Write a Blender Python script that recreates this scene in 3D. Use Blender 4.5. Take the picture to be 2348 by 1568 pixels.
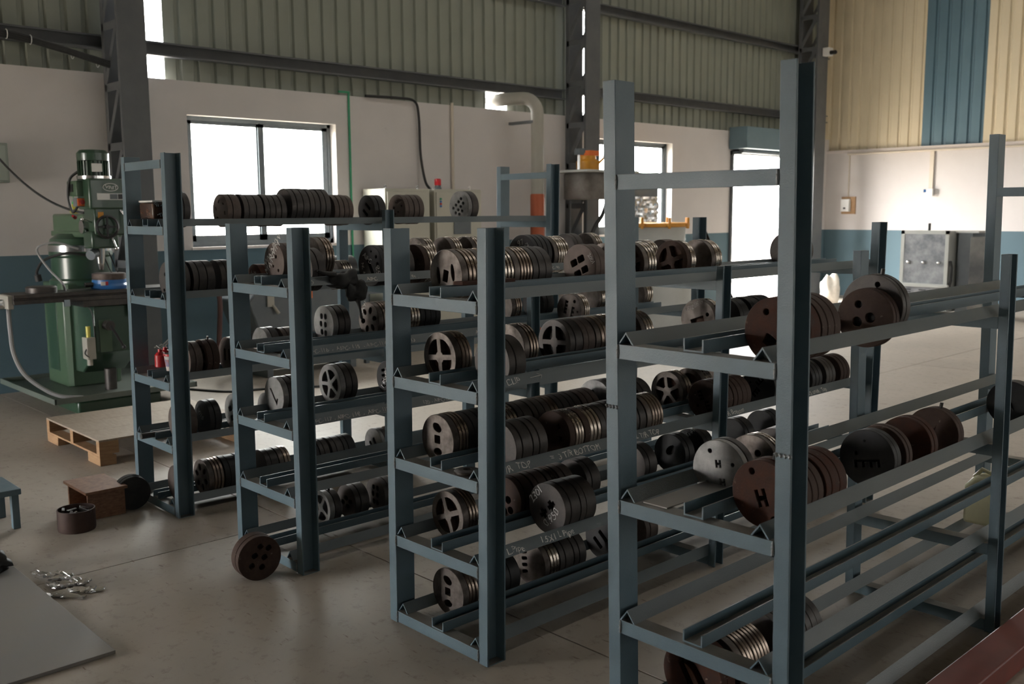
import bpy, bmesh, math, random
from mathutils import Vector, Matrix, Euler
random.seed(7)
for o in list(bpy.data.objects): bpy.data.objects.remove(o)
SC = bpy.context.scene
COL = SC.collection
PI = math.pi
# ------------------------------------------------------------------ camera
FW = Vector((-0.7211959, 0.67979532, -0.13324714)); RT = Vector((0.6864618, 0.72714321, -0.0057404)); UP = Vector((-0.09298745, 0.09560903, 0.99106622))
cam = bpy.data.cameras.new('camera'); camo = bpy.data.objects.new('camera', cam); COL.objects.link(camo)
cam.sensor_width = 36.0; cam.lens = 2219.134 / 2348 * 36.0
M = Matrix.Identity(4)
for r_ in range(3):
    M[r_][0] = RT[r_]; M[r_][1] = UP[r_]; M[r_][2] = -FW[r_]
M.translation = Vector((1.86999, -2.44615, 1.815))
camo.matrix_world = M
cam.clip_start = 0.05; cam.clip_end = 400
cam.dof.use_dof = True; cam.dof.focus_distance = 4.4; cam.dof.aperture_fstop = 4.0
SC.camera = camo
# ------------------------------------------------------------------ sky, exposure
world = bpy.data.worlds.new('hazy_white_sky'); SC.world = world; world.use_nodes = True
wn = world.node_tree.nodes; wl = world.node_tree.links
bg = wn['Background']; bg.inputs['Color'].default_value = (1.0, 0.985, 0.965, 1); bg.inputs['Strength'].default_value = 38.0
SC.view_settings.view_transform = 'Standard'; SC.view_settings.look = 'None'
SC.view_settings.exposure = 0.16; SC.view_settings.gamma = 1.0; SC.view_settings.use_curve_mapping = False
SC.cycles.use_denoising = True
SC.cycles.max_bounces = 10; SC.cycles.diffuse_bounces = 6; SC.cycles.glossy_bounces = 4; SC.cycles.transparent_max_bounces = 12
SC.cycles.sample_clamp_indirect = 8.0
SC.cycles.caustics_reflective = False; SC.cycles.caustics_refractive = False
def portal(loc, rot, sx, sy):            # guides sampling through a real opening of the shed, gives no light itself
    l = bpy.data.lights.new('opening_portal', 'AREA'); l.shape = 'RECTANGLE'; l.size = sx; l.size_y = sy; l.cycles.is_portal = True
    o = bpy.data.objects.new('opening_portal', l); COL.objects.link(o); o.location = loc; o.rotation_euler = rot
# ------------------------------------------------------------------ materials
MATS = {}
def mat(name, c1, c2=None, rough=.5, metal=0., scale=8., bump=0., bscale=60., r2=None, spec=.5, detail=6., stretch=None, dust=None, dustmin=.45, dustamt=.8, coat=0., flake=None):
    if name in MATS: return MATS[name]
    m = bpy.data.materials.new(name); m.use_nodes = True; N = m.node_tree.nodes; L = m.node_tree.links
    b = N['Principled BSDF']; b.inputs['Roughness'].default_value = rough; b.inputs['Metallic'].default_value = metal
    b.inputs['Specular IOR Level'].default_value = spec; b.inputs['Coat Weight'].default_value = coat
    b.inputs['Base Color'].default_value = (*c1, 1)
    tc = N.new('ShaderNodeTexCoord'); src = tc.outputs['Object']
    if stretch:
        mp = N.new('ShaderNodeMapping'); mp.inputs['Scale'].default_value = stretch; L.new(src, mp.inputs['Vector']); src = mp.outputs['Vector']
    col = None
    if c2 is not None:
        n = N.new('ShaderNodeTexNoise'); n.inputs['Scale'].default_value = scale; n.inputs['Detail'].default_value = detail; n.inputs['Roughness'].default_value = .62
        L.new(src, n.inputs['Vector'])
        rp = N.new('ShaderNodeValToRGB'); rp.color_ramp.elements[0].position = .34; rp.color_ramp.elements[1].position = .68
        rp.color_ramp.elements[0].color = (*c1, 1); rp.color_ramp.elements[1].color = (*c2, 1)
        L.new(n.outputs['Fac'], rp.inputs['Fac']); col = rp.outputs['Color']
        if r2 is not None:
            mr = N.new('ShaderNodeMapRange'); mr.inputs['From Min'].default_value = .3; mr.inputs['From Max'].default_value = .7
            mr.inputs['To Min'].default_value = rough; mr.inputs['To Max'].default_value = r2
            L.new(n.outputs['Fac'], mr.inputs['Value']); L.new(mr.outputs['Result'], b.inputs['Roughness'])
    if flake is not None:                # scraped bare spots
        nf = N.new('ShaderNodeTexNoise'); nf.inputs['Scale'].default_value = 26; nf.inputs['Detail'].default_value = 7; nf.inputs['Roughness'].default_value = .7; L.new(src, nf.inputs['Vector'])
        rf_ = N.new('ShaderNodeValToRGB'); rf_.color_ramp.elements[0].position = .63; rf_.color_ramp.elements[1].position = .70; L.new(nf.outputs['Fac'], rf_.inputs['Fac'])
        mf = N.new('ShaderNodeMix'); mf.data_type = 'RGBA'; L.new(rf_.outputs['Color'], mf.inputs['Factor'])
        if col: L.new(col, mf.inputs[6])
        else: mf.inputs[6].default_value = (*c1, 1)
        mf.inputs[7].default_value = (*flake, 1); col = mf.outputs[2]
    if dust is not None:                 # grime settled on the upward faces
        g = N.new('ShaderNodeNewGeometry'); sx = N.new('ShaderNodeSeparateXYZ'); L.new(g.outputs['Normal'], sx.inputs['Vector'])
        mr = N.new('ShaderNodeMapRange'); mr.inputs['From Min'].default_value = dustmin; mr.inputs['From Max'].default_value = .95
        mr.inputs['To Min'].default_value = 0; mr.inputs['To Max'].default_value = dustamt; L.new(sx.outputs['Z'], mr.inputs['Value'])
        mx = N.new('ShaderNodeMix'); mx.data_type = 'RGBA'; L.new(mr.outputs['Result'], mx.inputs['Factor'])
        if col: L.new(col, mx.inputs[6])
        else: mx.inputs[6].default_value = (*c1, 1)
        mx.inputs[7].default_value = (*dust, 1); col = mx.outputs[2]
    if col: L.new(col, b.inputs['Base Color'])
    if bump:
        n2 = N.new('ShaderNodeTexNoise'); n2.inputs['Scale'].default_value = bscale; n2.inputs['Detail'].default_value = 4; L.new(src, n2.inputs['Vector'])
        bp = N.new('ShaderNodeBump'); bp.inputs['Strength'].default_value = bump; bp.inputs['Distance'].default_value = .004
        L.new(n2.outputs['Fac'], bp.inputs['Height']); L.new(bp.outputs['Normal'], b.inputs['Normal'])
    MATS[name] = m; return m
def emat(name, c, s):
    m = bpy.data.materials.new(name); m.use_nodes = True; b = m.node_tree.nodes['Principled BSDF']
    b.inputs['Base Color'].default_value = (*c, 1); b.inputs['Emission Color'].default_value = (*c, 1); b.inputs['Emission Strength'].default_value = s
    MATS[name] = m; return m
rackp = mat('rack_blue_grey_paint', (.086, .134, .163), (.108, .160, .190), rough=.33, scale=5, bump=.22, bscale=230, r2=.5, dust=(.17, .15, .125), dustmin=.35, dustamt=.85)
stoolm = mat('stool_blue_paint', (.10, .16, .195), (.13, .19, .225), rough=.45, scale=6)
rackdirt = mat('rack_burnt_paint', (.02, .022, .024), (.05, .045, .04), rough=.7, scale=40)
weldm = mat('weld_steel', (.16, .18, .19), (.30, .31, .31), rough=.35, metal=.6, scale=90, bump=.6, bscale=150)
d_dark = mat('die_dark_steel', (.040, .036, .034), (.085, .074, .068), rough=.42, metal=.55, scale=14, r2=.6, bump=.12, bscale=90)
d_black = mat('die_black_oxide', (.018, .018, .019), (.040, .038, .037), rough=.45, metal=.5, scale=16, r2=.62, bump=.1, bscale=90)
d_brown = mat('die_brown_oxide', (.070, .050, .042), (.135, .105, .090), rough=.5, metal=.45, scale=16, r2=.7, bump=.15, bscale=90)
d_steel = mat('die_turned_steel', (.56, .50, .44), (.36, .30, .25), rough=.20, metal=1., scale=7, r2=.34, stretch=(1, 1, 1), bump=.05, bscale=200)
d_steelb = mat('die_bronzed_steel', (.38, .31, .26), (.20, .15, .12), rough=.22, metal=1., scale=7, r2=.38, bump=.05, bscale=200)
d_face = mat('die_dull_face', (.16, .137, .122), (.075, .062, .055), rough=.42, metal=.8, scale=18, r2=.62, bump=.1, bscale=90)
d_grey = mat('die_grey_face', (.26, .255, .245), (.15, .145, .142), rough=.45, metal=.55, scale=14, r2=.6, bump=.1, bscale=90)
d_rust = mat('die_red_rust', (.070, .027, .016), (.040, .020, .015), rough=.78, spec=.2, metal=.0, flake=(.22, .17, .14), scale=22, r2=.6, bump=.3, bscale=120)
d_rustb = mat('die_brown_rust', (.042, .023, .017), (.072, .046, .036), rough=.62, spec=.3, metal=.2, flake=(.19, .16, .14), scale=18, r2=.75, bump=.2, bscale=120)
d_groove = mat('die_rusty_groove', (.050, .024, .015), (.085, .042, .026), rough=.8, scale=30)
d_pit = mat('die_dark_bore', (.010, .009, .009), (.02, .018, .017), rough=.8, scale=30)
DM = {'dark': (d_dark, d_dark, d_pit), 'black': (d_black, d_black, d_pit), 'brown': (d_brown, d_brown, d_pit), 'steel': (d_face, d_steel, d_groove),
      'steelbrown': (d_face, d_steelb, d_groove), 'steelrust': (d_rustb, d_steel, d_groove), 'rust': (d_rust, d_rust, d_pit), 'rustbrown': (d_rustb, d_rustb, d_pit),
      'grey': (d_grey, d_dark, d_pit), 'greyrust': (d_rustb, d_rustb, d_pit)}
DADJ = {'dark': 'dark steel', 'black': 'black', 'brown': 'brown', 'steel': 'shiny ringed', 'steelbrown': 'bronze-toned ringed', 'steelrust': 'rusty-faced shiny', 'rust': 'red rusty', 'rustbrown': 'brown rusty', 'grey': 'grey-faced', 'greyrust': 'stained'}
chalk = mat('chalk', (.80, .78, .74), (.45, .44, .42), rough=.9, scale=160)
chalkw = mat('chalk_strong', (.62, .60, .57), (.35, .34, .33), rough=.9, scale=160)
def concrete(name, c1, c2):
    m = mat(name, c1, c2, rough=.5, scale=.9, bump=.12, bscale=9, r2=.68)
    N = m.node_tree.nodes; L = m.node_tree.links; b = N['Principled BSDF']
    base = b.inputs['Base Color'].links[0].from_socket
    tc = N.new('ShaderNodeTexCoord'); n = N.new('ShaderNodeTexNoise'); n.inputs['Scale'].default_value = 14; n.inputs['Detail'].default_value = 8; n.inputs['Roughness'].default_value = .75
    L.new(tc.outputs['Object'], n.inputs['Vector'])
    rp = N.new('ShaderNodeValToRGB'); rp.color_ramp.elements[0].position = .28; rp.color_ramp.elements[1].position = .46
    rp.color_ramp.elements[0].color = (.62, .58, .54, 1); rp.color_ramp.elements[1].color = (1, 1, 1, 1); L.new(n.outputs['Fac'], rp.inputs['Fac'])
    mp = N.new('ShaderNodeMapping'); mp.inputs['Rotation'].default_value = (0, 0, .5); mp.inputs['Scale'].default_value = (6, 28, 6); L.new(tc.outputs['Object'], mp.inputs['Vector'])
    n3 = N.new('ShaderNodeTexNoise'); n3.inputs['Scale'].default_value = 1.6; n3.inputs['Detail'].default_value = 3; L.new(mp.outputs['Vector'], n3.inputs['Vector'])
    r3 = N.new('ShaderNodeValToRGB'); r3.color_ramp.elements[0].position = .27; r3.color_ramp.elements[1].position = .33
    r3.color_ramp.elements[0].color = (.45, .38, .33, 1); r3.color_ramp.elements[1].color = (1, 1, 1, 1); L.new(n3.outputs['Fac'], r3.inputs['Fac'])
    m1 = N.new('ShaderNodeMix'); m1.data_type = 'RGBA'; m1.blend_type = 'MULTIPLY'; m1.inputs['Factor'].default_value = 1; L.new(base, m1.inputs[6]); L.new(rp.outputs['Color'], m1.inputs[7])
    m2 = N.new('ShaderNodeMix'); m2.data_type = 'RGBA'; m2.blend_type = 'MULTIPLY'; m2.inputs['Factor'].default_value = .8; L.new(m1.outputs[2], m2.inputs[6]); L.new(r3.outputs['Color'], m2.inputs[7])
    L.new(m2.outputs[2], b.inputs['Base Color']); return m
floorm = concrete('floor_concrete', (.325, .285, .238), (.42, .37, .31))
def wallmat(name, top, bot, split):
    m = mat(name, top, tuple(c * .93 for c in top), rough=.75, scale=1.2, bump=.08, bscale=14)
    N = m.node_tree.nodes; L = m.node_tree.links; b = N['Principled BSDF']; base = b.inputs['Base Color'].links[0].from_socket
    g = N.new('ShaderNodeNewGeometry'); sx = N.new('ShaderNodeSeparateXYZ'); L.new(g.outputs['Position'], sx.inputs['Vector'])
    mt = N.new('ShaderNodeMath'); mt.operation = 'LESS_THAN'; mt.inputs[1].default_value = split; L.new(sx.outputs['Z'], mt.inputs[0])
    mx = N.new('ShaderNodeMix'); mx.data_type = 'RGBA'; L.new(mt.outputs[0], mx.inputs['Factor']); L.new(base, mx.inputs[6]); mx.inputs[7].default_value = (*bot, 1)
    # smudges and streaks on the plaster
    tc = N.new('ShaderNodeTexCoord'); n = N.new('ShaderNodeTexNoise'); n.inputs['Scale'].default_value = 3.1; n.inputs['Detail'].default_value = 9; n.inputs['Roughness'].default_value = .8; L.new(tc.outputs['Object'], n.inputs['Vector'])
    rp = N.new('ShaderNodeValToRGB'); rp.color_ramp.elements[0].position = .24; rp.color_ramp.elements[1].position = .36; rp.color_ramp.elements[0].color = (.72, .69, .66, 1); rp.color_ramp.elements[1].color = (1, 1, 1, 1); L.new(n.outputs['Fac'], rp.inputs['Fac'])
    m2 = N.new('ShaderNodeMix'); m2.data_type = 'RGBA'; m2.blend_type = 'MULTIPLY'; m2.inputs['Factor'].default_value = 1; L.new(mx.outputs[2], m2.inputs[6]); L.new(rp.outputs['Color'], m2.inputs[7])
    L.new(m2.outputs[2], b.inputs['Base Color']); return m
wallm = wallmat('wall_white_over_blue', (.63, .595, .582), (.09, .15, .182), 1.40)
sheetm = mat('sheet_olive_grey', (.27, .288, .245), (.24, .257, .218), rough=.5, scale=.8, metal=.0)
sheetc = mat('sheet_cream', (.68, .59, .43), (.62, .54, .39), rough=.5, scale=.8)
sheetb = mat('sheet_blue', (.085, .155, .20), (.07, .135, .18), rough=.45, scale=.8)
steelc = mat('column_grey_paint', (.085, .092, .10), (.11, .115, .12), rough=.55, scale=4)
roofm = mat('roof_sheet', (.30, .29, .26), (.26, .25, .22), rough=.6, scale=1)
groundm = mat('outdoor_ground', (.55, .50, .43), (.48, .43, .36), rough=.9, scale=.5)
alum = mat('window_aluminium', (.12, .14, .155), (.16, .18, .19), rough=.4, metal=.5, scale=6)
sillm = mat('window_reveal_plaster', (.72, .66, .63), (.68, .62, .59), rough=.7, scale=4)
millg = mat('mill_green_enamel', (.024, .056, .034), (.032, .070, .042), rough=.3, scale=3, bump=.04, bscale=30, coat=.2)
millp = mat('mill_pale_green', (.062, .108, .064), (.072, .122, .073), rough=.38, scale=3)
milld = mat('mill_dark_iron', (.045, .042, .040), (.08, .07, .062), rough=.45, metal=.6, scale=12)
chrome = mat('bright_chrome', (.62, .62, .62), rough=.18, metal=1.)
blackp = mat('black_plastic', (.014, .014, .015), rough=.45)
rubber = mat('black_rubber', (.012, .012, .012), (.02, .02, .02), rough=.6, scale=20)
hosem = mat('grey_hose', (.25, .25, .25), rough=.55)
bluem = mat('blue_enamel', (.02, .12, .36), (.03, .15, .40), rough=.35, scale=8)
redm = mat('red_enamel', (.45, .015, .02), (.38, .012, .018), rough=.35, scale=8)
orangem = mat('orange_plastic', (.72, .16, .03), rough=.45)
yellowm = mat('yellow_paint', (.62, .28, .02), (.52, .22, .02), rough=.45, scale=9)
whitem = mat('white_label', (.72, .72, .70), rough=.5)
creamm = mat('cabinet_cream', (.44, .43, .36), (.47, .455, .385), rough=.45, scale=2)
woodm = mat('pine_wood', (.40, .25, .13), (.30, .17, .085), rough=.65, scale=4, stretch=(3, 3, 26), bump=.1, bscale=40)
woodt = mat('plywood_grey_top', (.36, .29, .22), (.29, .23, .175), rough=.7, scale=3, stretch=(4, 18, 4))
woodr = mat('red_brown_board', (.30, .155, .085), (.17, .078, .042), rough=.6, scale=6, stretch=(5, 5, 14))
platem = mat('grey_steel_plate', (.20, .195, .19), (.25, .225, .20), rough=.42, metal=.35, scale=2.2, r2=.58)
foilm = mat('bright_foil', (.80, .80, .81), (.55, .55, .56), rough=.16, metal=1., scale=9, r2=.3)
drumm = mat('brown_drum', (.045, .026, .022), (.075, .045, .036), rough=.55, metal=.4, scale=10)
redox = mat('red_oxide_primer', (.20, .040, .026), (.14, .034, .026), rough=.5, scale=3)
greym = mat('machine_grey', (.10, .12, .135), (.13, .145, .155), rough=.5, scale=4)
ductm = mat('duct_grey', (.33, .32, .28), (.37, .355, .31), rough=.5, scale=3)
canm = mat('jerrycan_plastic', (.55, .52, .33), (.50, .47, .30), rough=.4, scale=5)
vesselm = mat('vessel_pale_grey', (.46, .47, .45), (.42, .43, .41), rough=.45, scale=4)
drumst = mat('retort_dark_steel', (.13, .115, .10), (.22, .20, .185), rough=.5, metal=.5, scale=6, r2=.65)
dirtyg = mat('dirty_glazing', (.34, .35, .37), (.13, .14, .16), rough=.3, scale=5, r2=.5)
rockm = mat('pale_sack', (.72, .68, .62), (.58, .54, .48), rough=.9, scale=9, bump=.4, bscale=20)
bottlem = mat('yellow_bottle', (.55, .50, .10), rough=.3)
greenp = mat('green_plastic', (.02, .42, .09), rough=.4)
greenc = mat('green_conduit', (.03, .26, .13), rough=.5)
condm = mat('cream_conduit', (.56, .50, .42), rough=.5)
glassm = bpy.data.materials.new('window_glass'); glassm.use_nodes = True
_N = glassm.node_tree.nodes; _L = glassm.node_tree.links; _N.remove(_N['Principled BSDF'])
_t = _N.new('ShaderNodeBsdfTransparent'); _t.inputs['Color'].default_value = (.93, .95, .94, 1); _g = _N.new('ShaderNodeBsdfGlossy'); _g.inputs['Roughness'].default_value = .05
_m = _N.new('ShaderNodeMixShader'); _m.inputs[0].default_value = .05
_L.new(_t.outputs[0], _m.inputs[1]); _L.new(_g.outputs[0], _m.inputs[2]); _L.new(_m.outputs[0], _N['Material Output'].inputs['Surface'])
frostm = bpy.data.materials.new('grimy_window_glass'); frostm.use_nodes = True
_N = frostm.node_tree.nodes; _L = frostm.node_tree.links; _N.remove(_N['Principled BSDF']); _t = _N.new('ShaderNodeBsdfTransparent'); _t.inputs['Color'].default_value = (.26, .26, .255, 1); _L.new(_t.outputs[0], _N['Material Output'].inputs['Surface'])
# ------------------------------------------------------------------ mesh helpers
ORG = {}
class MB:
    def __init__(s): s.v = []; s.f = []
    def _add(s, vs, fs):
        b = len(s.v); s.v += [tuple(v) for v in vs]; s.f += [tuple(b + i for i in f) for f in fs]; return s
    def box(s, a, b, m=None):
        x0, y0, z0 = [min(a[i], b[i]) for i in range(3)]; x1, y1, z1 = [max(a[i], b[i]) for i in range(3)]
        vs = [(x0, y0, z0), (x1, y0, z0), (x1, y1, z0), (x0, y1, z0), (x0, y0, z1), (x1, y0, z1), (x1, y1, z1), (x0, y1, z1)]
        if m is not None: vs = [m @ Vector(v) for v in vs]
        return s._add(vs, [(0, 3, 2, 1), (4, 5, 6, 7), (0, 1, 5, 4), (1, 2, 6, 5), (2, 3, 7, 6), (3, 0, 4, 7)])
    def cbox(s, c, d, m=None):
        a = [c[i] - d[i] / 2 for i in range(3)]; b = [c[i] + d[i] / 2 for i in range(3)]; return s.box(a, b, m)
    def prism(s, prof, axis, a, b, m=None):      # prof: 2d polygon, counter-clockwise; swept along axis from a to b
        def P(p, t):
            if axis == 'x': q = (t, p[0], p[1])
            elif axis == 'y': q = (p[0], t, p[1])
            else: q = (p[0], p[1], t)
            return m @ Vector(q) if m is not None else q
        n = len(prof); vs = [P(p, a) for p in prof] + [P(p, b) for p in prof]
        fs = [(i, (i + 1) % n, n + (i + 1) % n, n + i) for i in range(n)] + [tuple(range(n - 1, -1, -1)), tuple(range(n, 2 * n))]
        return s._add(vs, fs)
    def rev(s, prof, c=(0, 0, 0), axis='z', n=32, m=None, closed=False):     # prof: (radius, height) along the axis
        vs = []; fs = []; k = len(prof)
        for i in range(n):
            t = 2 * PI * i / n; ct, st = math.cos(t), math.sin(t)
            for r, h in prof:
                if axis == 'z': q = (c[0] + r * ct, c[1] + r * st, c[2] + h)
                elif axis == 'y': q = (c[0] + r * ct, c[1] + h, c[2] + r * st)
                else: q = (c[0] + h, c[1] + r * ct, c[2] + r * st)
                vs.append(m @ Vector(q) if m is not None else q)
        for i in range(n):
            j = (i + 1) % n
            for q in range(k if closed else k - 1):
                w = (q + 1) % k; fs.append((i * k + q, j * k + q, j * k + w, i * k + w))
        if not closed:
            fs.append(tuple(i * k for i in range(n - 1, -1, -1))); fs.append(tuple(i * k + k - 1 for i in range(n)))
        return s._add(vs, fs)
    def cyl(s, p0, p1, r, r2=None, n=16):
        p0 = Vector(p0); p1 = Vector(p1); d = p1 - p0; L = d.length; q = d.to_track_quat('Z', 'Y').to_matrix().to_4x4(); q.translation = p0
        return s.rev([(r, 0), (r if r2 is None else r2, L)], n=n, m=q)
    def tube(s, pts, r, n=8, rs=None):
        pts = [Vector(p) for p in pts]; k = len(pts); vs = []; prev = None
        for i, p in enumerate(pts):
            d = (pts[min(i + 1, k - 1)] - pts[max(i - 1, 0)]).normalized()
            if prev is None: u = d.orthogonal().normalized()
            else: u = (prev - d * prev.dot(d)).normalized()
            prev = u; w = d.cross(u); rr = rs[i] if rs else r
            for j in range(n):
                t = 2 * PI * j / n; vs.append(p + (u * math.cos(t) + w * math.sin(t)) * rr)
        fs = [(i * n + j, i * n + (j + 1) % n, (i + 1) * n + (j + 1) % n, (i + 1) * n + j) for i in range(k - 1) for j in range(n)]
        fs += [tuple(range(n - 1, -1, -1)), tuple((k - 1) * n + j for j in range(n))]
        return s._add(vs, fs)
    def ball(s, c, r, n=12, sc=(1, 1, 1)):
        prof = [(max(1e-4, math.sin(PI * i / n)), -math.cos(PI * i / n)) for i in range(n + 1)]
        m = Matrix.Translation(c) @ Matrix.Diagonal((r * sc[0], r * sc[1], r * sc[2], 1)); return s.rev(prof, n=2 * n, m=m)
    def mesh(s, name, off=(0, 0, 0), smooth=35):
        me = bpy.data.meshes.new(name); o = Vector(off)
        me.from_pydata([tuple(Vector(v) - o) for v in s.v], [], s.f)
        bm = bmesh.new(); bm.from_mesh(me); bmesh.ops.recalc_face_normals(bm, faces=bm.faces); bm.to_mesh(bm and me); bm.free()
        if smooth:
            for p in me.polygons: p.use_smooth = True
            me.set_sharp_from_angle(angle=math.radians(smooth))
        return me
    def build(s, name, m, parent=None, bev=0, smooth=35, **kw):
        off = ORG.get(parent.name, (0, 0, 0)) if parent else (0, 0, 0)
        return put(name, s.mesh(name, off, smooth), m, parent, bev, **kw)
def put(name, me, m, parent=None, bev=0, loc=None, rot=None):
    o = bpy.data.objects.new(name, me); COL.objects.link(o)
    if m and not me.materials: me.materials.append(m)
    if parent: o.parent = parent; ORG[o.name] = ORG.get(parent.name, (0, 0, 0))
    if loc is not None: o.location = loc
    if rot is not None: o.rotation_euler = rot
    if bev:
        b = o.modifiers.new('edge', 'BEVEL'); b.width = bev; b.segments = 2; b.limit_method = 'ANGLE'; b.angle_limit = math.radians(40)
    return o
def tag(o, label=None, cat=None, group=None, kind=None):
    if label: o['label'] = label
    if cat: o['category'] = cat
    if group: o['group'] = group
    if kind: o['kind'] = kind
    return o
def thing(name, loc, label=None, cat=None, group=None, kind=None, local=False):
    o = bpy.data.objects.new(name, None); COL.objects.link(o); o.location = loc; o.empty_display_size = .1
    ORG[o.name] = (0, 0, 0) if local else tuple(loc)
    return tag(o, label, cat, group, kind)
def one(name, mb, m, label, cat, org, group=None, bev=0, smooth=35):         # a thing of one mesh, its origin at its base
    me = mb.mesh(name, org, smooth); o = put(name, me, m, None, bev); o.location = org; ORG[o.name] = tuple(org); return tag(o, label, cat, group)
_tcache = {}
def text_mesh(s, size):
    k = (s, size)
    if k in _tcache: return _tcache[k]
    cu = bpy.data.curves.new('txt', 'FONT'); cu.body = s; cu.size = size; cu.align_x = 'LEFT'; cu.shear = .12; cu.resolution_u = 3; cu.extrude = .0003
    o = bpy.data.objects.new('txt', cu); COL.objects.link(o); dg = bpy.context.evaluated_depsgraph_get()
    me = bpy.data.meshes.new_from_object(o.evaluated_get(dg)); bpy.data.objects.remove(o); bpy.data.curves.remove(cu); me.materials.clear()
    for v in me.vertices:                # unsteady hand
        x, y = v.co.x, v.co.y; v.co.x += size * .07 * math.sin(9 * y / size + 3 * x / size); v.co.y += size * (.08 * math.sin(2.3 * x / size + 1) + .04 * math.sin(7 * x / size))
    _tcache[k] = me; return me
def text(name, s, size, mtx, m, parent):
    me = text_mesh(s, size).copy(); off = Vector(ORG.get(parent.name, (0, 0, 0))); me.transform(Matrix.Translation(-off) @ mtx); return put(name, me, m, parent)
def frame(o, ex, ey):
    ex = Vector(ex).normalized(); ey = Vector(ey).normalized(); ez = ex.cross(ey); m = Matrix.Identity(4)
    for i in range(3): m[i][0] = ex[i]; m[i][1] = ey[i]; m[i][2] = ez[i]
    m.translation = Vector(o); return m
def catenary(a, b, sag, n=16):
    a = Vector(a); b = Vector(b); return [a.lerp(b, t / n) - Vector((0, 0, sag * 4 * (t / n) * (1 - t / n))) for t in range(n + 1)]
def spline(pts, n=6):
    P = [Vector(p) for p in pts]; P = [P[0] * 2 - P[1]] + P + [P[-1] * 2 - P[-2]]; out = []
    for i in range(1, len(P) - 2):
        for j in range(n):
            t = j / n; a, b, c, d = P[i - 1], P[i], P[i + 1], P[i + 2]
            out.append(.5 * ((2 * b) + (c - a) * t + (2 * a - 5 * b + 4 * c - d) * t * t + (3 * b - a - 3 * c + d) * t ** 3))
    out.append(P[-2]); return out
# ------------------------------------------------------------------ the shed
XW, YW, XE, YS, ZR = -8.8, 16.9, 7.0, -8.5, 7.2
def wall_boxes(mb, along, pos, th, a, b, h, ops):
    cuts = sorted(set([a, b] + [v for o in ops for v in o[:2]]))
    for c0, c1 in zip(cuts, cuts[1:]):
        z = -.1
        for o in sorted([o for o in ops if o[0] <= c0 + 1e-6 and o[1] >= c1 - 1e-6], key=lambda o: o[2]) + [(0, 0, h, h)]:
            if o[2] > z + 1e-6:
                if along == 'y': mb.box((pos, c0, z), (pos + th, c1, o[2]))
                else: mb.box((c0, pos, z), (c1, pos + th, o[2]))
            z = o[3]
    return mb
WIN1 = (2.57, 4.55, 1.43, 2.93); WIN2 = (9.55, 11.52, 1.43, 2.99); DOOR = (13.30, 15.45, -.1, 2.93)
tag(wall_boxes(MB(), 'y', XW - .23, .23, YS, YW + .2, 3.30, [WIN1, WIN2, DOOR]).build('wall_left', wallm), kind='structure')
tag(wall_boxes(MB(), 'x', YW, .23, XW, XE, 3.05, []).build('wall_back', wallm), kind='structure')
EWIN = [(-3.0, -1.4, 1.2, 2.8), (1.0, 3.4, 1.2, 3.4), (4.2, 6.4, 1.0, 3.6), (7.0, 11.0, .4, 3.8), (11.6, 15.6, .4, 3.8)]
tag(wall_boxes(MB(), 'y', XE, .23, YS, YW + .2, 7.2, EWIN).build('wall_right', wallm), kind='structure')
SDOOR = (-8.0, -5.5, -.1, 2.4)
tag(wall_boxes(MB(), 'x', YS - .23, .23, XW, XE, 7.2, [SDOOR]).build('wall_front', wallm), kind='structure')
SKY = [(-6.0, -5.3), (-.6, .1)]; SKY_Y = (1.5, 15.0)
ce = MB().box((XW - .4, YS - .4, ZR), (XE + .4, SKY_Y[0], ZR + .08)).box((XW - .4, SKY_Y[1], ZR), (XE + .4, YW + .4, ZR + .08))
_e = [XW - .4] + [v for q in SKY for v in q] + [XE + .4]
for i in range(0, len(_e), 2): ce.box((_e[i], SKY_Y[0], ZR), (_e[i + 1], SKY_Y[1], ZR + .08))
ceo = tag(ce.build('ceiling', roofm), kind='structure')
for a, b in SKY: MB().box((a, SKY_Y[0], ZR + .03), (b, SKY_Y[1], ZR + .036)).build('skylight_panel', frostm, ceo); portal(((a + b) / 2, (SKY_Y[0] + SKY_Y[1]) / 2, ZR + .2), (0, 0, 0), b - a, SKY_Y[1] - SKY_Y[0])
tag(MB().box((-90, -90, -.12), (90, 90, -.10)).build('ground', groundm), kind='structure')
fl = tag(MB().box((XW, YS, -.10), (XE, YW, -.02)).build('floor', d_pit), kind='structure')
xs = [XW, -3.08, .9, XE]; ys_ = [YS, -4.2, .42, 4.6, 8.8, 13.0, YW]
for i in range(len(xs) - 1):
    for j in range(len(ys_) - 1):
        g_ = .0045; MB().box((xs[i] + (g_ if i else 0), ys_[j] + (g_ if j else 0), -.02), (xs[i + 1] - (g_ if i < len(xs) - 2 else 0), ys_[j + 1] - (g_ if j < len(ys_) - 2 else 0), 0)).build('slab', floorm, fl)
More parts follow.
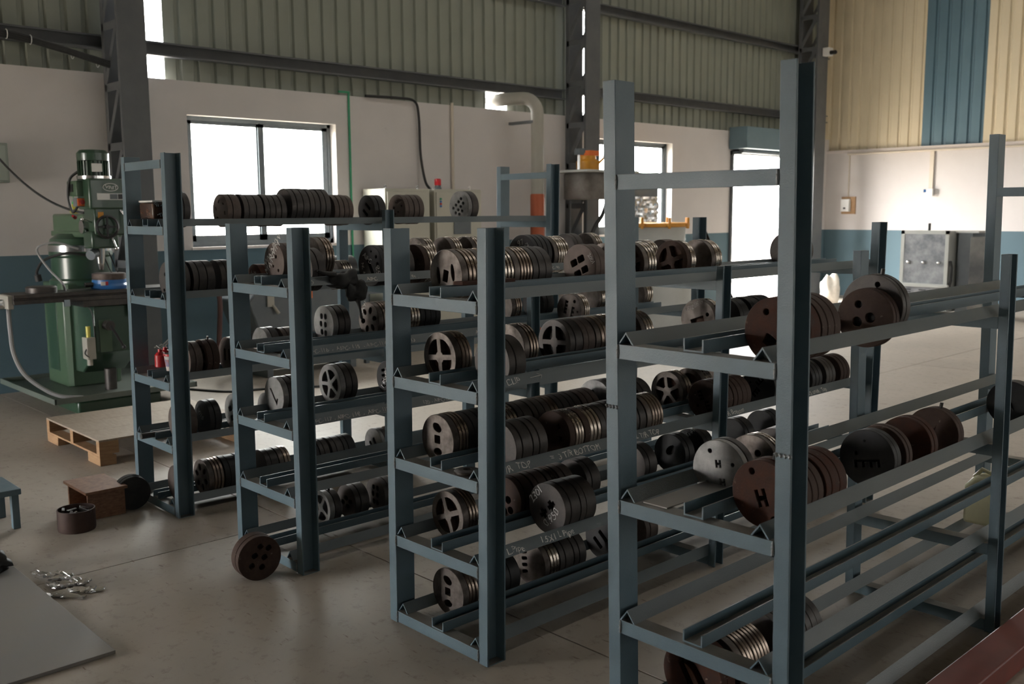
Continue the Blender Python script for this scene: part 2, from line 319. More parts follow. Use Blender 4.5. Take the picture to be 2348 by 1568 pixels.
# ribbed sheets above the masonry
def sheet_prof(n, pitch=.21):
    up = []
    for i in range(n):
        b = i * pitch; up += [(b, 0), (b + pitch - .075, 0), (b + pitch - .055, .028), (b + pitch - .020, .028)]
    up.append((n * pitch, 0)); return up
_sm = {}
def sheet(parent, along, pos, a, n, z0, z1, m, sgn=-1, pitch=.21):
    key = (along, n, round(z0, 3), round(z1, 3), m.name, pitch)
    if key not in _sm:
        p = sheet_prof(n, pitch); q = [(u, w * sgn) for u, w in p]; r = [(u, w * sgn - .004 * sgn) for u, w in reversed(p)]
        poly = q + r
        if along == 'y': poly = [(w, u) for u, w in poly]
        _sm[key] = MB().prism(poly, 'z', z0, z1).mesh('sheet', smooth=0); _sm[key].materials.append(m)
    o = put('sheet', _sm[key], None, parent); o.location = (pos, a, 0) if along == 'y' else (a, pos, 0); return o
wu = thing('wall_upper_left', (XW - .12, YS, 3.25), kind='structure', local=True); wu.location = (0, 0, 0)
def run(parent, along, pos, a, b, z0, z1, m, sgn=-1, pitch=.21):
    while a < b - .1:
        n = max(1, min(5, int(round((b - a) / pitch)))); sheet(parent, along, pos, a, n, z0, z1, m, sgn, pitch); a += n * pitch
run(wu, 'y', XW - .12, YS, 1.97, 3.28, ZR, sheetm)
sheet(wu, 'y', XW - .12, 2.39, 5, 3.28, ZR, sheetm)
run(wu, 'y', XW - .12, 3.44, 7.22, 3.28, ZR, sheetm); sheet(wu, 'y', XW - .12, 7.22, 2, 3.62, ZR, sheetm)
run(wu, 'y', XW - .12, 7.64, 9.11, 3.28, ZR, sheetm); sheet(wu, 'y', XW - .12, 9.11, 1, 3.28, 3.4, sheetm)
run(wu, 'y', XW - .12, 9.36, 15.38, 3.28, ZR, sheetm); run(wu, 'y', XW - .12, 15.45, 16.9, 3.28, ZR, sheetm)
wb = thing('wall_upper_back', (0, 0, 0), kind='structure', local=True)
run(wb, 'x', YW + .06, -8.95, -6.80, 3.0, ZR, sheetc, 1, .215); run(wb, 'x', YW + .06, -6.80, -5.62, 3.0, ZR, sheetb, 1, .236); run(wb, 'x', YW + .06, -5.62, XE, 3.0, ZR, sheetc, 1, .215)
tag(MB().box((XW - .2, YW - .12, 3.06), (XW - .02, YW + .16, ZR)).build('trim_7', sheetc), kind='structure')
# girts carrying the sheets
def girt(n, z, a, b):
    h = .075; p = [(0, -h), (.10, -h), (.10, -h + .02), (.006, -h + .006), (.006, h - .006), (.10, h - .02), (.10, h), (0, h)]
    tag(MB().prism([(XW - .09 + u, z + w) for u, w in p], 'y', a, b).build('trim_%d' % n, steelc), kind='structure')
girt(1, 3.62, YS, 8.8); girt(2, 3.72, 9.1, 16.85); girt(3, 5.02, YS, 8.8); girt(4, 5.03, 9.1, 16.85); girt(5, 6.4, YS, 16.85)
tag(MB().prism([(YW - .02, 3.0), (YW + .02, 3.0), (YW + .02, 3.06), (YW - .02, 3.06)], 'x', XW, XE).build('trim_6', sillm), kind='structure')
# laced steel columns
def column(n, y0, y1, xf=-8.36):
    c = thing('column_%d' % n, (XW, (y0 + y1) / 2, 0), kind='structure', local=True); c.location = (0, 0, 0)
    def chan(x0, x1, back): return MB().box((x0, y0, 0), (x1, y1, ZR - .02))
    chan(xf - .045, xf, 0).build('chord', steelc, c, bev=.004); chan(XW + .005, XW + .08, 1).build('chord', steelc, c, bev=.004)
    z = .15; k = 0
    for yy in (y0 + .006, y1 - .006):
        z = .1; k = 0
        while z < ZR - .6:
            a = (XW + .06, z) if k % 2 == 0 else (xf - .06, z); b = (xf - .06, z + .52) if k % 2 == 0 else (XW + .06, z + .52)
            if k % 2 == 0:
                d = Vector((b[0] - a[0], b[1] - a[1])).normalized(); nn = Vector((-d.y, d.x)) * .033
                MB().prism([(a[0] - nn.x, a[1] - nn.y), (b[0] - nn.x, b[1] - nn.y), (b[0] + nn.x, b[1] + nn.y), (a[0] + nn.x, a[1] + nn.y)], 'y', yy - .005, yy + .005).build('lacing_bar', steelc, c)
                MB().box((XW + .03, yy - .006, z + .52), (xf - .03, yy + .006, z + .60)).build('batten', steelc, c)
                z += .62
            k += 1
            if k % 2: k += 1
    return c
column(1, 1.66, 1.96); column(2, 8.78, 9.10); column(3, 15.60, 16.0)
# windows and door
def window(n, W, panel=True):
    y0, y1, z0, z1 = W; x = XW - .16
    w = thing('window_%d' % n, (x, (y0 + y1) / 2, z0), kind='structure')
    t = .045
    MB().box((x - .03, y0, z0), (x + .03, y1, z0 + .06)).box((x - .03, y0, z1 - t), (x + .03, y1, z1)).box((x - .03, y0, z0), (x + .03, y0 + t, z1)).box((x - .03, y1 - t, z0), (x + .03, y1, z1)).build('window_frame', alum, w)
    ym = (y0 + y1) / 2
    for a, b, dx in ((y0 + t, ym + .03, -.012), (ym - .03, y1 - t, .012)):
        s = MB().box((x + dx - .01, a, z0 + .06), (x + dx + .01, a + .075, z1 - t)).box((x + dx - .01, b - .075, z0 + .06), (x + dx + .01, b, z1 - t)).box((x + dx - .01, a, z0 + .06), (x + dx + .01, b, z0 + .13)).box((x + dx - .01, a, z1 - t - .04), (x + dx + .01, b, z1 - t)).build('sash', alum, w)
        MB().box((x + dx - .003, a + .05, z0 + .11), (x + dx + .003, b - .05, z1 - t - .04)).build('pane', glassm, s)
    MB().box((XW - .23, y0 - .02, z0 - .03), (XW + .03, y1 + .02, z0)).build('window_sill', sillm, w)
    return w
window(1, WIN1); window(2, WIN2)
for k, (a, b, c, d) in enumerate(EWIN):
    w = thing('window_%d' % (3 + k), (XE + .1, a, c), kind='structure'); x = XE + .1
    m_ = MB()
    for i in range(5): yy = a + (b - a) * i / 4; m_.box((x - .02, yy - .03, c), (x + .02, yy + .03, d))
    for i in range(4): zz = c + (d - c) * i / 3; m_.box((x - .02, a, zz - .03), (x + .02, b, zz + .03))
    m_.build('window_frame', alum, w); MB().box((x - .003, a, c), (x + .003, b, d)).build('pane', frostm, w)
dr = thing('door_1', (XW, 14.4, 0), kind='structure')
MB().box((XW - .2, 13.30, 0), (XW + .05, 13.36, 2.93)).box((XW - .2, 15.39, 0), (XW + .05, 15.45, 2.93)).box((XW - .2, 13.30, 2.86), (XW + .05, 15.45, 2.93)).build('door_frame', steelc, dr)
sh = thing('shutter_housing', (XW, 14.4, 2.95), 'blue-grey roller shutter housing box above the bright doorway', 'shutter box')
MB().box((XW + .02, 13.22, 2.96), (XW + .42, 15.5, 3.36)).build('casing', mat('shutter_blue_grey', (.12, .19, .23), (.14, .21, .25), rough=.5, scale=3), sh, bev=.01)
MB().cyl((XW + .2, 13.36, 2.93), (XW + .2, 15.4, 2.93), .05).build('roller', alum, sh); MB().box((XW + .05, 13.3, 2.86), (XW + .16, 15.42, 2.92)).build('bottom_bar', alum, sh)
hp = PI / 2
portal((XW - .3, 3.56, 2.18), (0, -hp, 0), 1.5, 1.98); portal((XW - .3, 10.53, 2.21), (0, -hp, 0), 1.56, 1.97); portal((XW - .3, 14.37, 1.46), (0, -hp, 0), 2.93, 2.15)
portal((XW - .3, 2.18, 5.24), (0, -hp, 0), 3.92, .42)
for a, b, c, d in EWIN: portal((XE + .3, (a + b) / 2, (c + d) / 2), (0, hp, 0), d - c, b - a)
portal(((SDOOR[0] + SDOOR[1]) / 2, YS - .3, SDOOR[3] / 2), (-hp, 0, 0), SDOOR[1] - SDOOR[0], SDOOR[3])
# ------------------------------------------------------------------ die racks
RK = {
 'A': dict(xl=-4.1819, xr=-3.6448, y=-.0452, z={0: 2.1267, 1: 1.7412, 2: 1.3116, 3: .8171, 4: .4362, 5: .056}, tl=2.1646, tr=2.1644, ym=1.4988, yf=3.0895, tm=1.8353, tf=2.19, u=.21, ar=.47, lx=.0026, ly=.0098, rz=.0087),
 'B': dict(xl=-2.8899, xr=-2.3172, y=-.0057, z={1: 1.4520, 2: 1.0999, 3: .7373, 4: .3889, 5: .056}, tl=1.7619, tr=1.7458, ym=1.62, yf=3.2744, tm=1.54, tf=1.769, u=.205, ar=.497, lx=.0014, ly=.002, rz=.0004),
 'C': dict(xl=-1.4814, xr=-.9307, y=0., z={1: 1.4726, 2: 1.1171, 3: .7584, 4: .4072, 5: .056}, tl=1.7486, tr=1.7551, ym=1.574, yf=3.1683, tm=1.5439, tf=1.7411, u=.24, ar=.519, lx=.0067, ly=.0015, rz=.0002),
 'D': dict(xl=-.2243, xr=.3786, y=.051, z={0: 1.9343, 1: 1.3718, 2: .8305, 3: .3962, 4: .056}, tl=2.2385, tr=2.2314, ym=1.7699, yf=3.3622, tm=1.63, tf=2.231, u=.258, ar=.552, lx=-.0088, ly=-.0176, rz=-.0079)}
RLAB = {'A': 'tall blue-grey steel die rack standing beside the green milling machine', 'B': 'low blue-grey steel die rack, second along from the green milling machine',
        'C': 'low blue-grey steel die rack, third along from the green milling machine', 'D': 'tall blue-grey steel die rack holding big red rusty dies, fourth from the milling machine'}
bead = MB().tube([(0, 0, i * .006 - .024) for i in range(9)], .004, 6, [.002, .005, .0035, .0055, .004, .006, .0035, .005, .002]).mesh('weld_bead'); bead.materials.append(weldm)
CHALK = {('B', 1): [(.06, 'AIPC- 83', .032), (.50, 'AIPC', .032), (.80, '86  .', .026), (1.86, 'AIPC- 90', .028)],
         ('B', 2): [(.12, 'AIPC-116  -  AIPC- 115  - AIPC-114  -  AIPC- 113', .034), (1.02, 'AIPC- 112', .034), (1.26, 'AIPC- 110', .034)],
         ('B', 3): [(.13, 'AIPC-117 - AIPC- 118  -  AIPC- 119', .034), (.86, '120 - AIPC-121 - AIPC- 122', .034)],
         ('C', 2): [(.10, 'H . CLIP', .040)],
         ('C', 3): [(.10, '3 T/R  TOP', .042), (.42, '=  3 T/R BOTTOM', .040), (.98, '2 T/R TOP', .040), (1.66, '2 T/R Bottom', .038), (2.5, '2.25 smith  Top', .036)],
         ('C', 4): [(.085, '1X1 L.Pipe', .040), (.36, '1.5X1 L Pipe', .040)]}
def rack(k):
    R = RK[k]; W = R['xr'] - R['xl']; t = thing('die_rack', (R['xl'], R['y'], 0), RLAB[k], 'rack', 'steel die racks', local=True)
    t.rotation_euler = Euler((0, 0, -R['rz']), 'XYZ')
    def lean(mb): mb.v = [(v[0] + R['lx'] * v[2], v[1] + R['ly'] * v[2], v[2]) for v in mb.v]; return mb
    ym = R['ym'] - R['y']; yf = R['yf'] - R['y']
    def post(x, y, top, side, web=.0994, fl=.052):
        w = .006; f = .008
        if side < 0: p = [(x - fl, y), (x, y), (x, y + web), (x - fl, y + web), (x - fl, y + web - f), (x - w, y + web - f - .004), (x - w, y + f + .004), (x - fl, y + f)]
        else: p = [(x + fl, y), (x + fl, y + f), (x + w, y + f + .004), (x + w, y + web - f - .004), (x + fl, y + web - f), (x + fl, y + web), (x, y + web), (x, y)]
        return lean(MB().prism(p, 'z', .001, top)).build('post', rackp, t, bev=.0015)
    posts = [post(0, 0, R['tl'], -1), post(W, 0, R['tr'], 1), post(0, ym, R['tm'], -1, .075, .04), post(W, ym, R['tm'], 1, .075, .04), post(0, yf, R['tf'], -1), post(W, yf, R['tf'], 1)]
    for i, z in R['z'].items():
        for fi, y in enumerate((0., ym, yf)):
            if i == 0 and fi == 1: continue
            h = .05; d = .065 if i else .05; w = .006
            if z < .08: d = .06
            rg = lean(MB().prism([(y, z - h), (y + w, z - h), (y + w, z - w), (y + d, z - w), (y + d, z), (y, z)], 'x', .0005, W - .0005)).build('rung', rackp, t, bev=.001)
            if fi == 0:
                for x in (.003, W - .003): put('weld_bead', bead, None, rg, loc=(x + R['lx'] * z, -.0015 + R['ly'] * z, z - .025))
        if i == 0: continue
        def vee(cx):
            s = random.uniform(.0, .012); p = [(cx - .033, z), (cx - .0265, z), (cx, z + .0345), (cx + .0265, z), (cx + .033, z), (cx, z + .042)]
            return lean(MB().prism(p, 'y', s, yf + .096)).build('angle_rail', rackp, t)
        a = vee(.031)
        b = vee(R['ar'])
        u0 = R['u']; u1 = u0 + .077; s = random.uniform(.0, .02)
        p = [(u0, z), (u1, z), (u1, z + .042), (u1 - .005, z + .042), (u1 - .006, z + .006), (u0 + .006, z + .006), (u0 + .005, z + .042), (u0, z + .042)]
        lean(MB().prism(p, 'y', s, yf + .03)).build('channel_rail', rackp, t)
        for (yy, s_, sz) in CHALK.get((k, i), []):
            e = Vector((-.033, 0, .042)).normalized(); nrm = Vector((.042, 0, .033)).normalized()
            o = Vector((R['ar'] + .033, yy, z)) + e * .009 + nrm * .0006 + Vector((R['lx'] * z, R['ly'] * z, 0))
            text('chalk_writing', s_, sz, frame(o, (0, 1, 0), e), chalk, b)
        if (k, i) == ('C', 2):
            e = Vector((-.033, 0, .042)).normalized(); nrm = Vector((.042, 0, .033)).normalized(); o = Vector((R['ar'] + .033 + R['lx'] * z, .30 + R['ly'] * z, z)) + nrm * .001
            m_ = MB()
            for (y0, v0, y1, v1) in ((0, .026, .07, .030), (.045, .042, .07, .030), (.052, .014, .07, .030)):
                m_.tube([o + Vector((0, y0, 0)) + e * v0, o + Vector((0, y1, 0)) + e * v1], .0016, 5)
            m_.build('chalk_arrow', chalkw, b)
    if k == 'D':
        for po, x0, x1, zz in ((posts[0], -.055, .003, 1.155), (posts[1], W - .003, W + .055, 1.10)):
            lean(MB().tube([(x0 + (x1 - x0) * i / 12, -.001, zz + .002 * math.sin(i * 2.1)) for i in range(13)], .004, 6, [.003 + .002 * ((i * 7) % 3) for i in range(13)])).build('weld_seam', weldm, po)
    if k == 'A' or k == 'D' or k == 'B' or k == 'C':
        for x in (-.05, W + .004):
            for y in (0, yf): MB().box((x, y + .01, 0), (x + .046, y + .09, .004)).build('foot_plate', rackp, t)
    bpy.context.view_layer.update()
    return t
RACK = {k: rack(k) for k in 'ABCD'}
# ------------------------------------------------------------------ extrusion dies
def circ(cx, cy, r, n=14): return [(cx + r * math.cos(2 * PI * i / n), cy + r * math.sin(2 * PI * i / n)) for i in range(n)]
def ell(cx, cy, a, b, rot=0, n=14):
    c, s = math.cos(rot), math.sin(rot); return [(cx + a * math.cos(2 * PI * i / n) * c - b * math.sin(2 * PI * i / n) * s, cy + a * math.cos(2 * PI * i / n) * s + b * math.sin(2 * PI * i / n) * c) for i in range(n)]
def rr(cx, cy, w, h, rot=0, q=.25):
    p = []; rad = min(w, h) * q
    for sx, sy, a0 in ((1, 1, 0), (-1, 1, hp), (-1, -1, PI), (1, -1, 1.5 * PI)):
        for i in range(4):
            t = a0 + hp * i / 3; p.append((sx * (w / 2 - rad) + rad * math.cos(t), sy * (h / 2 - rad) + rad * math.sin(t)))
    c, s = math.cos(rot), math.sin(rot); return [(cx + x * c - y * s, cy + x * s + y * c) for x, y in p]
def lobe(n, i, r0, r1, gap, rot=0):
    a = 2 * PI * i / n + rot; half = PI / n; p = []
    for j in range(7): t = a - half + gap / r1 + (2 * half - 2 * gap / r1) * j / 6; p.append((r1 * math.cos(t), r1 * math.sin(t)))
    p = [(x * .97 if j in (0, 6) else x, y * .97 if j in (0, 6) else y) for j, (x, y) in enumerate(p)]
    for j in range(3): t = a + (half - gap / r0) * (1 - j); p.append((r0 * math.cos(t), r0 * math.sin(t)))
    return p
def rotp(p, a, dx=0, dy=0):
    c, s = math.cos(a), math.sin(a); return [(x * c - y * s + dx, x * s + y * c + dy) for x, y in p]
def comb(w, teeth, bar, tl, tw):
    p = [(-w / 2, bar), (w / 2, bar)]; step = (w - tw) / (teeth - 1); xs_ = [-w / 2 + i * step for i in range(teeth)]
    q = []
    for x in reversed(xs_): q += [(x + tw, 0), (x + tw, -tl), (x, -tl), (x, 0)]
    if abs(q[0][0] - w / 2) < 1e-6: q = q[1:]
    if abs(q[-1][0] + w / 2) < 1e-6: q = q[:-1]
    return [(-w / 2, bar)][0:0] + [(w / 2, bar)] + q + [(-w / 2, bar)]
Hs = [(-.5, .5), (-.5, -.5), (-.2, -.5), (-.2, -.14), (.2, -.14), (.2, -.5), (.5, -.5), (.5, .5), (.2, .5), (.2, .14), (-.2, .14), (-.2, .5)]
def sc(p, s, a=0, dx=0, dy=0): return rotp([(x * s[0], y * s[1]) for x, y in p], a, dx, dy)
def plus(s, a, dx, dy): return sc([(-.2, -.5), (.2, -.5), (.2, -.2), (.5, -.2), (.5, .2), (.2, .2), (.2, .5), (-.2, .5), (-.2, .2), (-.5, .2), (-.5, -.2), (-.2, -.2)], (s, s), a, dx, dy)
FACE = {
 'plain': [], 'h6': [rr(.58 * math.cos(i * PI / 3), .58 * math.sin(i * PI / 3), .10, .22, i * PI / 3 + .5) for i in range(6)],
 'holes2': [circ(-.45, .5, .09), circ(.35, .1, .10), circ(.05, -.45, .12)], 'slot2': [rr(-.18, .12, .2, .66, -.6), rr(.26, -.16, .2, .66, -.6)],
 'spots': [circ(-.4, .45, .07), circ(.1, .2, .06), circ(.35, -.1, .08), circ(0, -.35, .09), circ(-.45, -.2, .05)],
 'lat8': [rr(x, y, .19, .22, -.5, .4) for x, y in ((-.32, .42), (-.18, .12), (-.02, -.17), (.13, -.45), (.02, .58), (.16, .28), (.32, -.02), (.46, -.30), (-.48, .08), (-.33, -.24))],
 'lob4': [lobe(4, i, .25, .74, .12, .5) for i in range(4)], 'lob5': [lobe(5, i, .24, .72, .10, .3) for i in range(5)],
 'rect4': [rr(x, y, .40, .30, .42) for x, y in ((.08, .34), (-.34, .14), (.32, -.12), (-.10, -.34))],
 'sq': [ell(0, -.2, .17, .26)], 'sqbig': [rr(.05, -.25, .78, .70, .35, .05), circ(.55, .28, .09)],
 'key6': [ell(.56 * math.cos(i * PI / 3 + .2), .56 * math.sin(i * PI / 3 + .2), .20, .14, i * PI / 3 + .2) for i in range(6)],
 'speck': [circ(-.3, .5, .08), circ(.2, .3, .09), circ(-.1, -.2, .07), circ(.4, -.4, .08), circ(-.5, -.1, .06)],
 'slotV': [rr(.02, -.06, .2, .8, .55), circ(.5, .45, .08), circ(.1, .7, .05), circ(.6, .1, .10)], 'slotX': [sc([(-.12, .5), (.0, .5), (.1, 0), (.0, -.5), (-.15, -.5), (0, 0)], (1, .9), 0, -.25, -.2), circ(.35, .3, .06)],
 'cross1': [plus(.5, .2, .05, -.15), circ(-.4, .35, .09)], 'cross2': [plus(.40, .75, .22, .16), plus(.40, .75, -.20, -.22)],
 'E2': [sc(comb(.9, 4, .08, .14, .12), (1, 1), .95 + hp, .28, .12), sc(comb(.8, 4, .08, .14, .12), (1, 1), .95 + hp, -.28, -.2), circ(-.35, .62, .10), circ(.3, .62, .06)],
 'E': [sc(comb(.95, 4, .07, .20, .11), (1, 1), .18, 0, -.12), circ(-.4, .12, .07), circ(-.1, .6, .04)],
 'EF': [sc(comb(.5, 3, .08, .2, .12), (1, 1), -.7, -.25, .2), sc(comb(.5, 3, .08, .2, .12), (1, 1), -.7 + PI, .28, -.1), circ(.2, .5, .07)],
 'hh': [sc(Hs, (.2, .24), .15, -.02, .22), sc(Hs, (.2, .24), .15, .16, -.36), circ(-.35, .6, .07), circ(.52, .28, .06), circ(-.42, -.46, .06)],
 'H': [sc(Hs, (.34, .52), .35, .0, -.12), circ(-.35, .62, .10), circ(.42, -.68, .10)], 'oval6': [rr(x, y, .25, .30, .1, .4) for x, y in ((-.18, .42), (.20, .42), (-.26, 0), (.18, -.02), (-.18, -.45), (.18, -.48))],
 'oval6w': [rr(x, y, .26, .24, .5, .35) for x, y in ((.05, .52), (.42, .38), (-.22, .15), (.22, 0), (-.38, -.28), (.08, -.42))],
 'oval4': [ell(x, y, .15, .2) for x, y in ((-.1, .4), (.25, .15), (-.2, -.05), (.15, -.35))], 'tick': [[(-.42, .32), (-.30, .36), (.22, -.28), (.30, -.12), (.40, -.14), (.26, -.50)]],
 'row4': [rr(-.35 + i * .02, .45 - i * .3, .34, .15, .25, .45) for i in range(4)], 'slot3': [rr(-.02, -.05, .30, .46, -.2, .1), ell(-.46, -.05, .10, .34, .15), ell(.42, .10, .10, .34, .15)],
 'hole3': [ell(-.02, .48, .27, .17, -.3), rr(-.02, 0, .34, .32, 0, .12), ell(0, -.50, .25, .15, .1)], 'slot1': [ell(.1, -.15, .2, .34)],
 'diag': [sc([(-.45, .5), (-.25, .62), (.1, .42), (.75, -.45), (.55, -.6), (-.02, .18), (-.2, .28), (-.3, .3), (.3, -.62), (.1, -.72), (-.5, .25)], (.95, .95))],
 'slotw': [sc([(-.3, -.06), (.1, -.02), (.32, .08), (.1, .06), (-.02, .1)], (1, 1))], 'bolt': [circ(-.45, .55, .08), circ(.6, -.2, .08), circ(-.1, -.7, .07)],
 'rects': [rr(-.15, -.32, .40, .34, -.55, .15), rr(.35, .25, .30, .36, .2, .2), circ(-.28, .55, .10)],
 'holes4': [circ(-.25, .45, .13), circ(-.28, -.15, .17), circ(.18, .02, .17), circ(-.05, -.52, .16), circ(.32, -.42, .17)], 'stars': [plus(.26, .3, -.3, -.3), plus(.26, .9, .2, -.45), circ(.1, .3, .05)]}
_fc = {}
def face_mesh(fc, r, t):
    key = (fc, round(r, 3), round(t, 3))
    if key in _fc: return _fc[key]
    cu = bpy.data.curves.new('f', 'CURVE'); cu.dimensions = '2D'; cu.fill_mode = 'BOTH'; cu.extrude = t / 2 - .0018; cu.bevel_depth = .0018; cu.bevel_resolution = 0; cu.offset = -.0018
    for poly in [circ(0, 0, r, 48)] + [[(x * r, y * r) for x, y in h] for h in FACE[fc]]:
        s = cu.splines.new('POLY'); s.points.add(len(poly) - 1); s.use_cyclic_u = True
        for i, (x, y) in enumerate(poly): s.points[i].co = (x, y, 0, 1)
    o = bpy.data.objects.new('f', cu); COL.objects.link(o); dg = bpy.context.evaluated_depsgraph_get()
    me = bpy.data.meshes.new_from_object(o.evaluated_get(dg)); bpy.data.objects.remove(o); bpy.data.curves.remove(cu); me.materials.clear()
    me.transform(Matrix(((1, 0, 0, 0), (0, 0, -1, t / 2), (0, 1, 0, 0), (0, 0, 0, 1))))
    for p in me.polygons: p.use_smooth = True
    me.set_sharp_from_angle(angle=math.radians(28)); _fc[key] = me; return me
_rc = {}
def ring_mesh(r, L, m):
    key = (round(r, 4), round(L, 4), m.name)
    if key not in _rc:
        c = .0022; me = MB().rev([(r - .025, 0), (r - c, 0), (r, c), (r, L - c), (r - c, L), (r - .025, L)], axis='y', n=48, closed=True).mesh('ring', smooth=28); me.materials.append(m); _rc[key] = me
    return _rc[key]
_cc = {}
def core_mesh(r, L, m):
    key = (round(r, 4), round(L, 4), m.name)
    if key not in _cc:
        me = MB().rev([(r, 0), (r, L)], axis='y', n=40).mesh('core', smooth=28); me.materials.append(m); _cc[key] = me
    return _cc[key]
_fm = {}
def die_parts(t, r, L, fc, mt, rnd, writing=None):
    fm, rm, gm = DM[mt]; tf = min(.034, L * .42); tf = round(tf, 3)
    me = face_mesh(fc, r - .001, tf); key = (me.name, fm.name)
    if key not in _fm: c = me.copy(); c.materials.append(fm); _fm[key] = c
    fp = put('face_plate', _fm[key], None, t)
    rest = L - tf; n = max(1, int(round(rest / (.021 if 'steel' in mt else .046)))); gl = .0045 if 'steel' in mt else .003; rl = rest / n - gl
    put('core', core_mesh(r - .007, round(L - tf, 4), gm), None, t, loc=(0, tf, 0))
    for i in range(n):
        rrr = r - (.0025 if rnd.random() < .3 else 0)
        put('ring', ring_mesh(rrr, rl, rm), None, t, loc=(0, tf + gl + i * (rl + gl), 0))
    if writing:
        for s, sz, x, z, a in writing:
            mx = frame((x * r, -.0006, z * r), (math.cos(a), 0, math.sin(a)), (-math.sin(a), 0, math.cos(a))); me2 = text_mesh(s, sz).copy(); me2.transform(mx); put('chalk_writing', me2, chalkw, fp)
    return fp
ORD = ['first', 'second', 'third', 'fourth', 'fifth', 'sixth', 'seventh', 'eighth', 'ninth', 'tenth', 'eleventh', 'twelfth', 'thirteenth', 'fourteenth', 'fifteenth', 'sixteenth']
SHELF = {1: 'top', 2: 'second', 3: 'third', 4: 'fourth', 5: 'bottom'}
FD = {'h6': 'six-slot', 'slot2': 'two-slot', 'lat8': 'lattice-hole', 'lob4': 'four-spoke', 'lob5': 'five-spoke', 'rect4': 'four-window', 'key6': 'six-hole', 'oval6': 'six-window', 'tick': 'tick-slot', 'slot3': 'three-slot', 'hole3': 'three-hole', 'hh': 'double-H', 'H': 'H-slot', 'E': 'comb-slot', 'E2': 'double-comb', 'cross2': 'double-cross', 'cross1': 'cross-hole', 'diag': 'angled-slot', 'sqbig': 'square-hole', 'row4': 'slotted', 'speck': 'scribbled', 'holes4': 'five-hole', 'rects': 'square-hole'}
WRITE = {('B', 1, 'R', 1): [('AIPC', .04, -.62, .45, -.5), ('85', .05, .38, -.05, -1.1), ('NL 4.00', .03, -.75, .1, -1.2)], ('B', 1, 'R', 4): [('97', .05, -.2, .35, .5), ('112', .04, .3, .1, 1.1)],
         ('B', 2, 'L', 1): [('AIPC97', .03, -.7, .2, .9)], ('B', 3, 'L', 2): [('1.95x80', .042, -.3, -.7, 1.2)], ('A', 4, 'R', 1): [('V/18', .045, -.55, .3, -.6)], ('A', 2, 'R', 3): [('A-78', .035, -.5, .3, 0)],
         ('C', 4, 'R', 0): [('2301', .050, -.74, .02, .95), ('0.950', .052, .02, -.80, .9)], ('C', 4, 'L', 8): [('85x44', .035, -.3, .4, .7)], ('C', 1, 'L', 5): [('2001', .03, .45, .5, -.8)],
         ('C', 2, 'L', 8): [('1R/058 8', .036, -.72, .30, .45)], ('B', 1, 'L', 0): [('WWNMW', .05, -.8, -.3, .8), ('MWNWM', .05, -.7, -.7, .9)]}
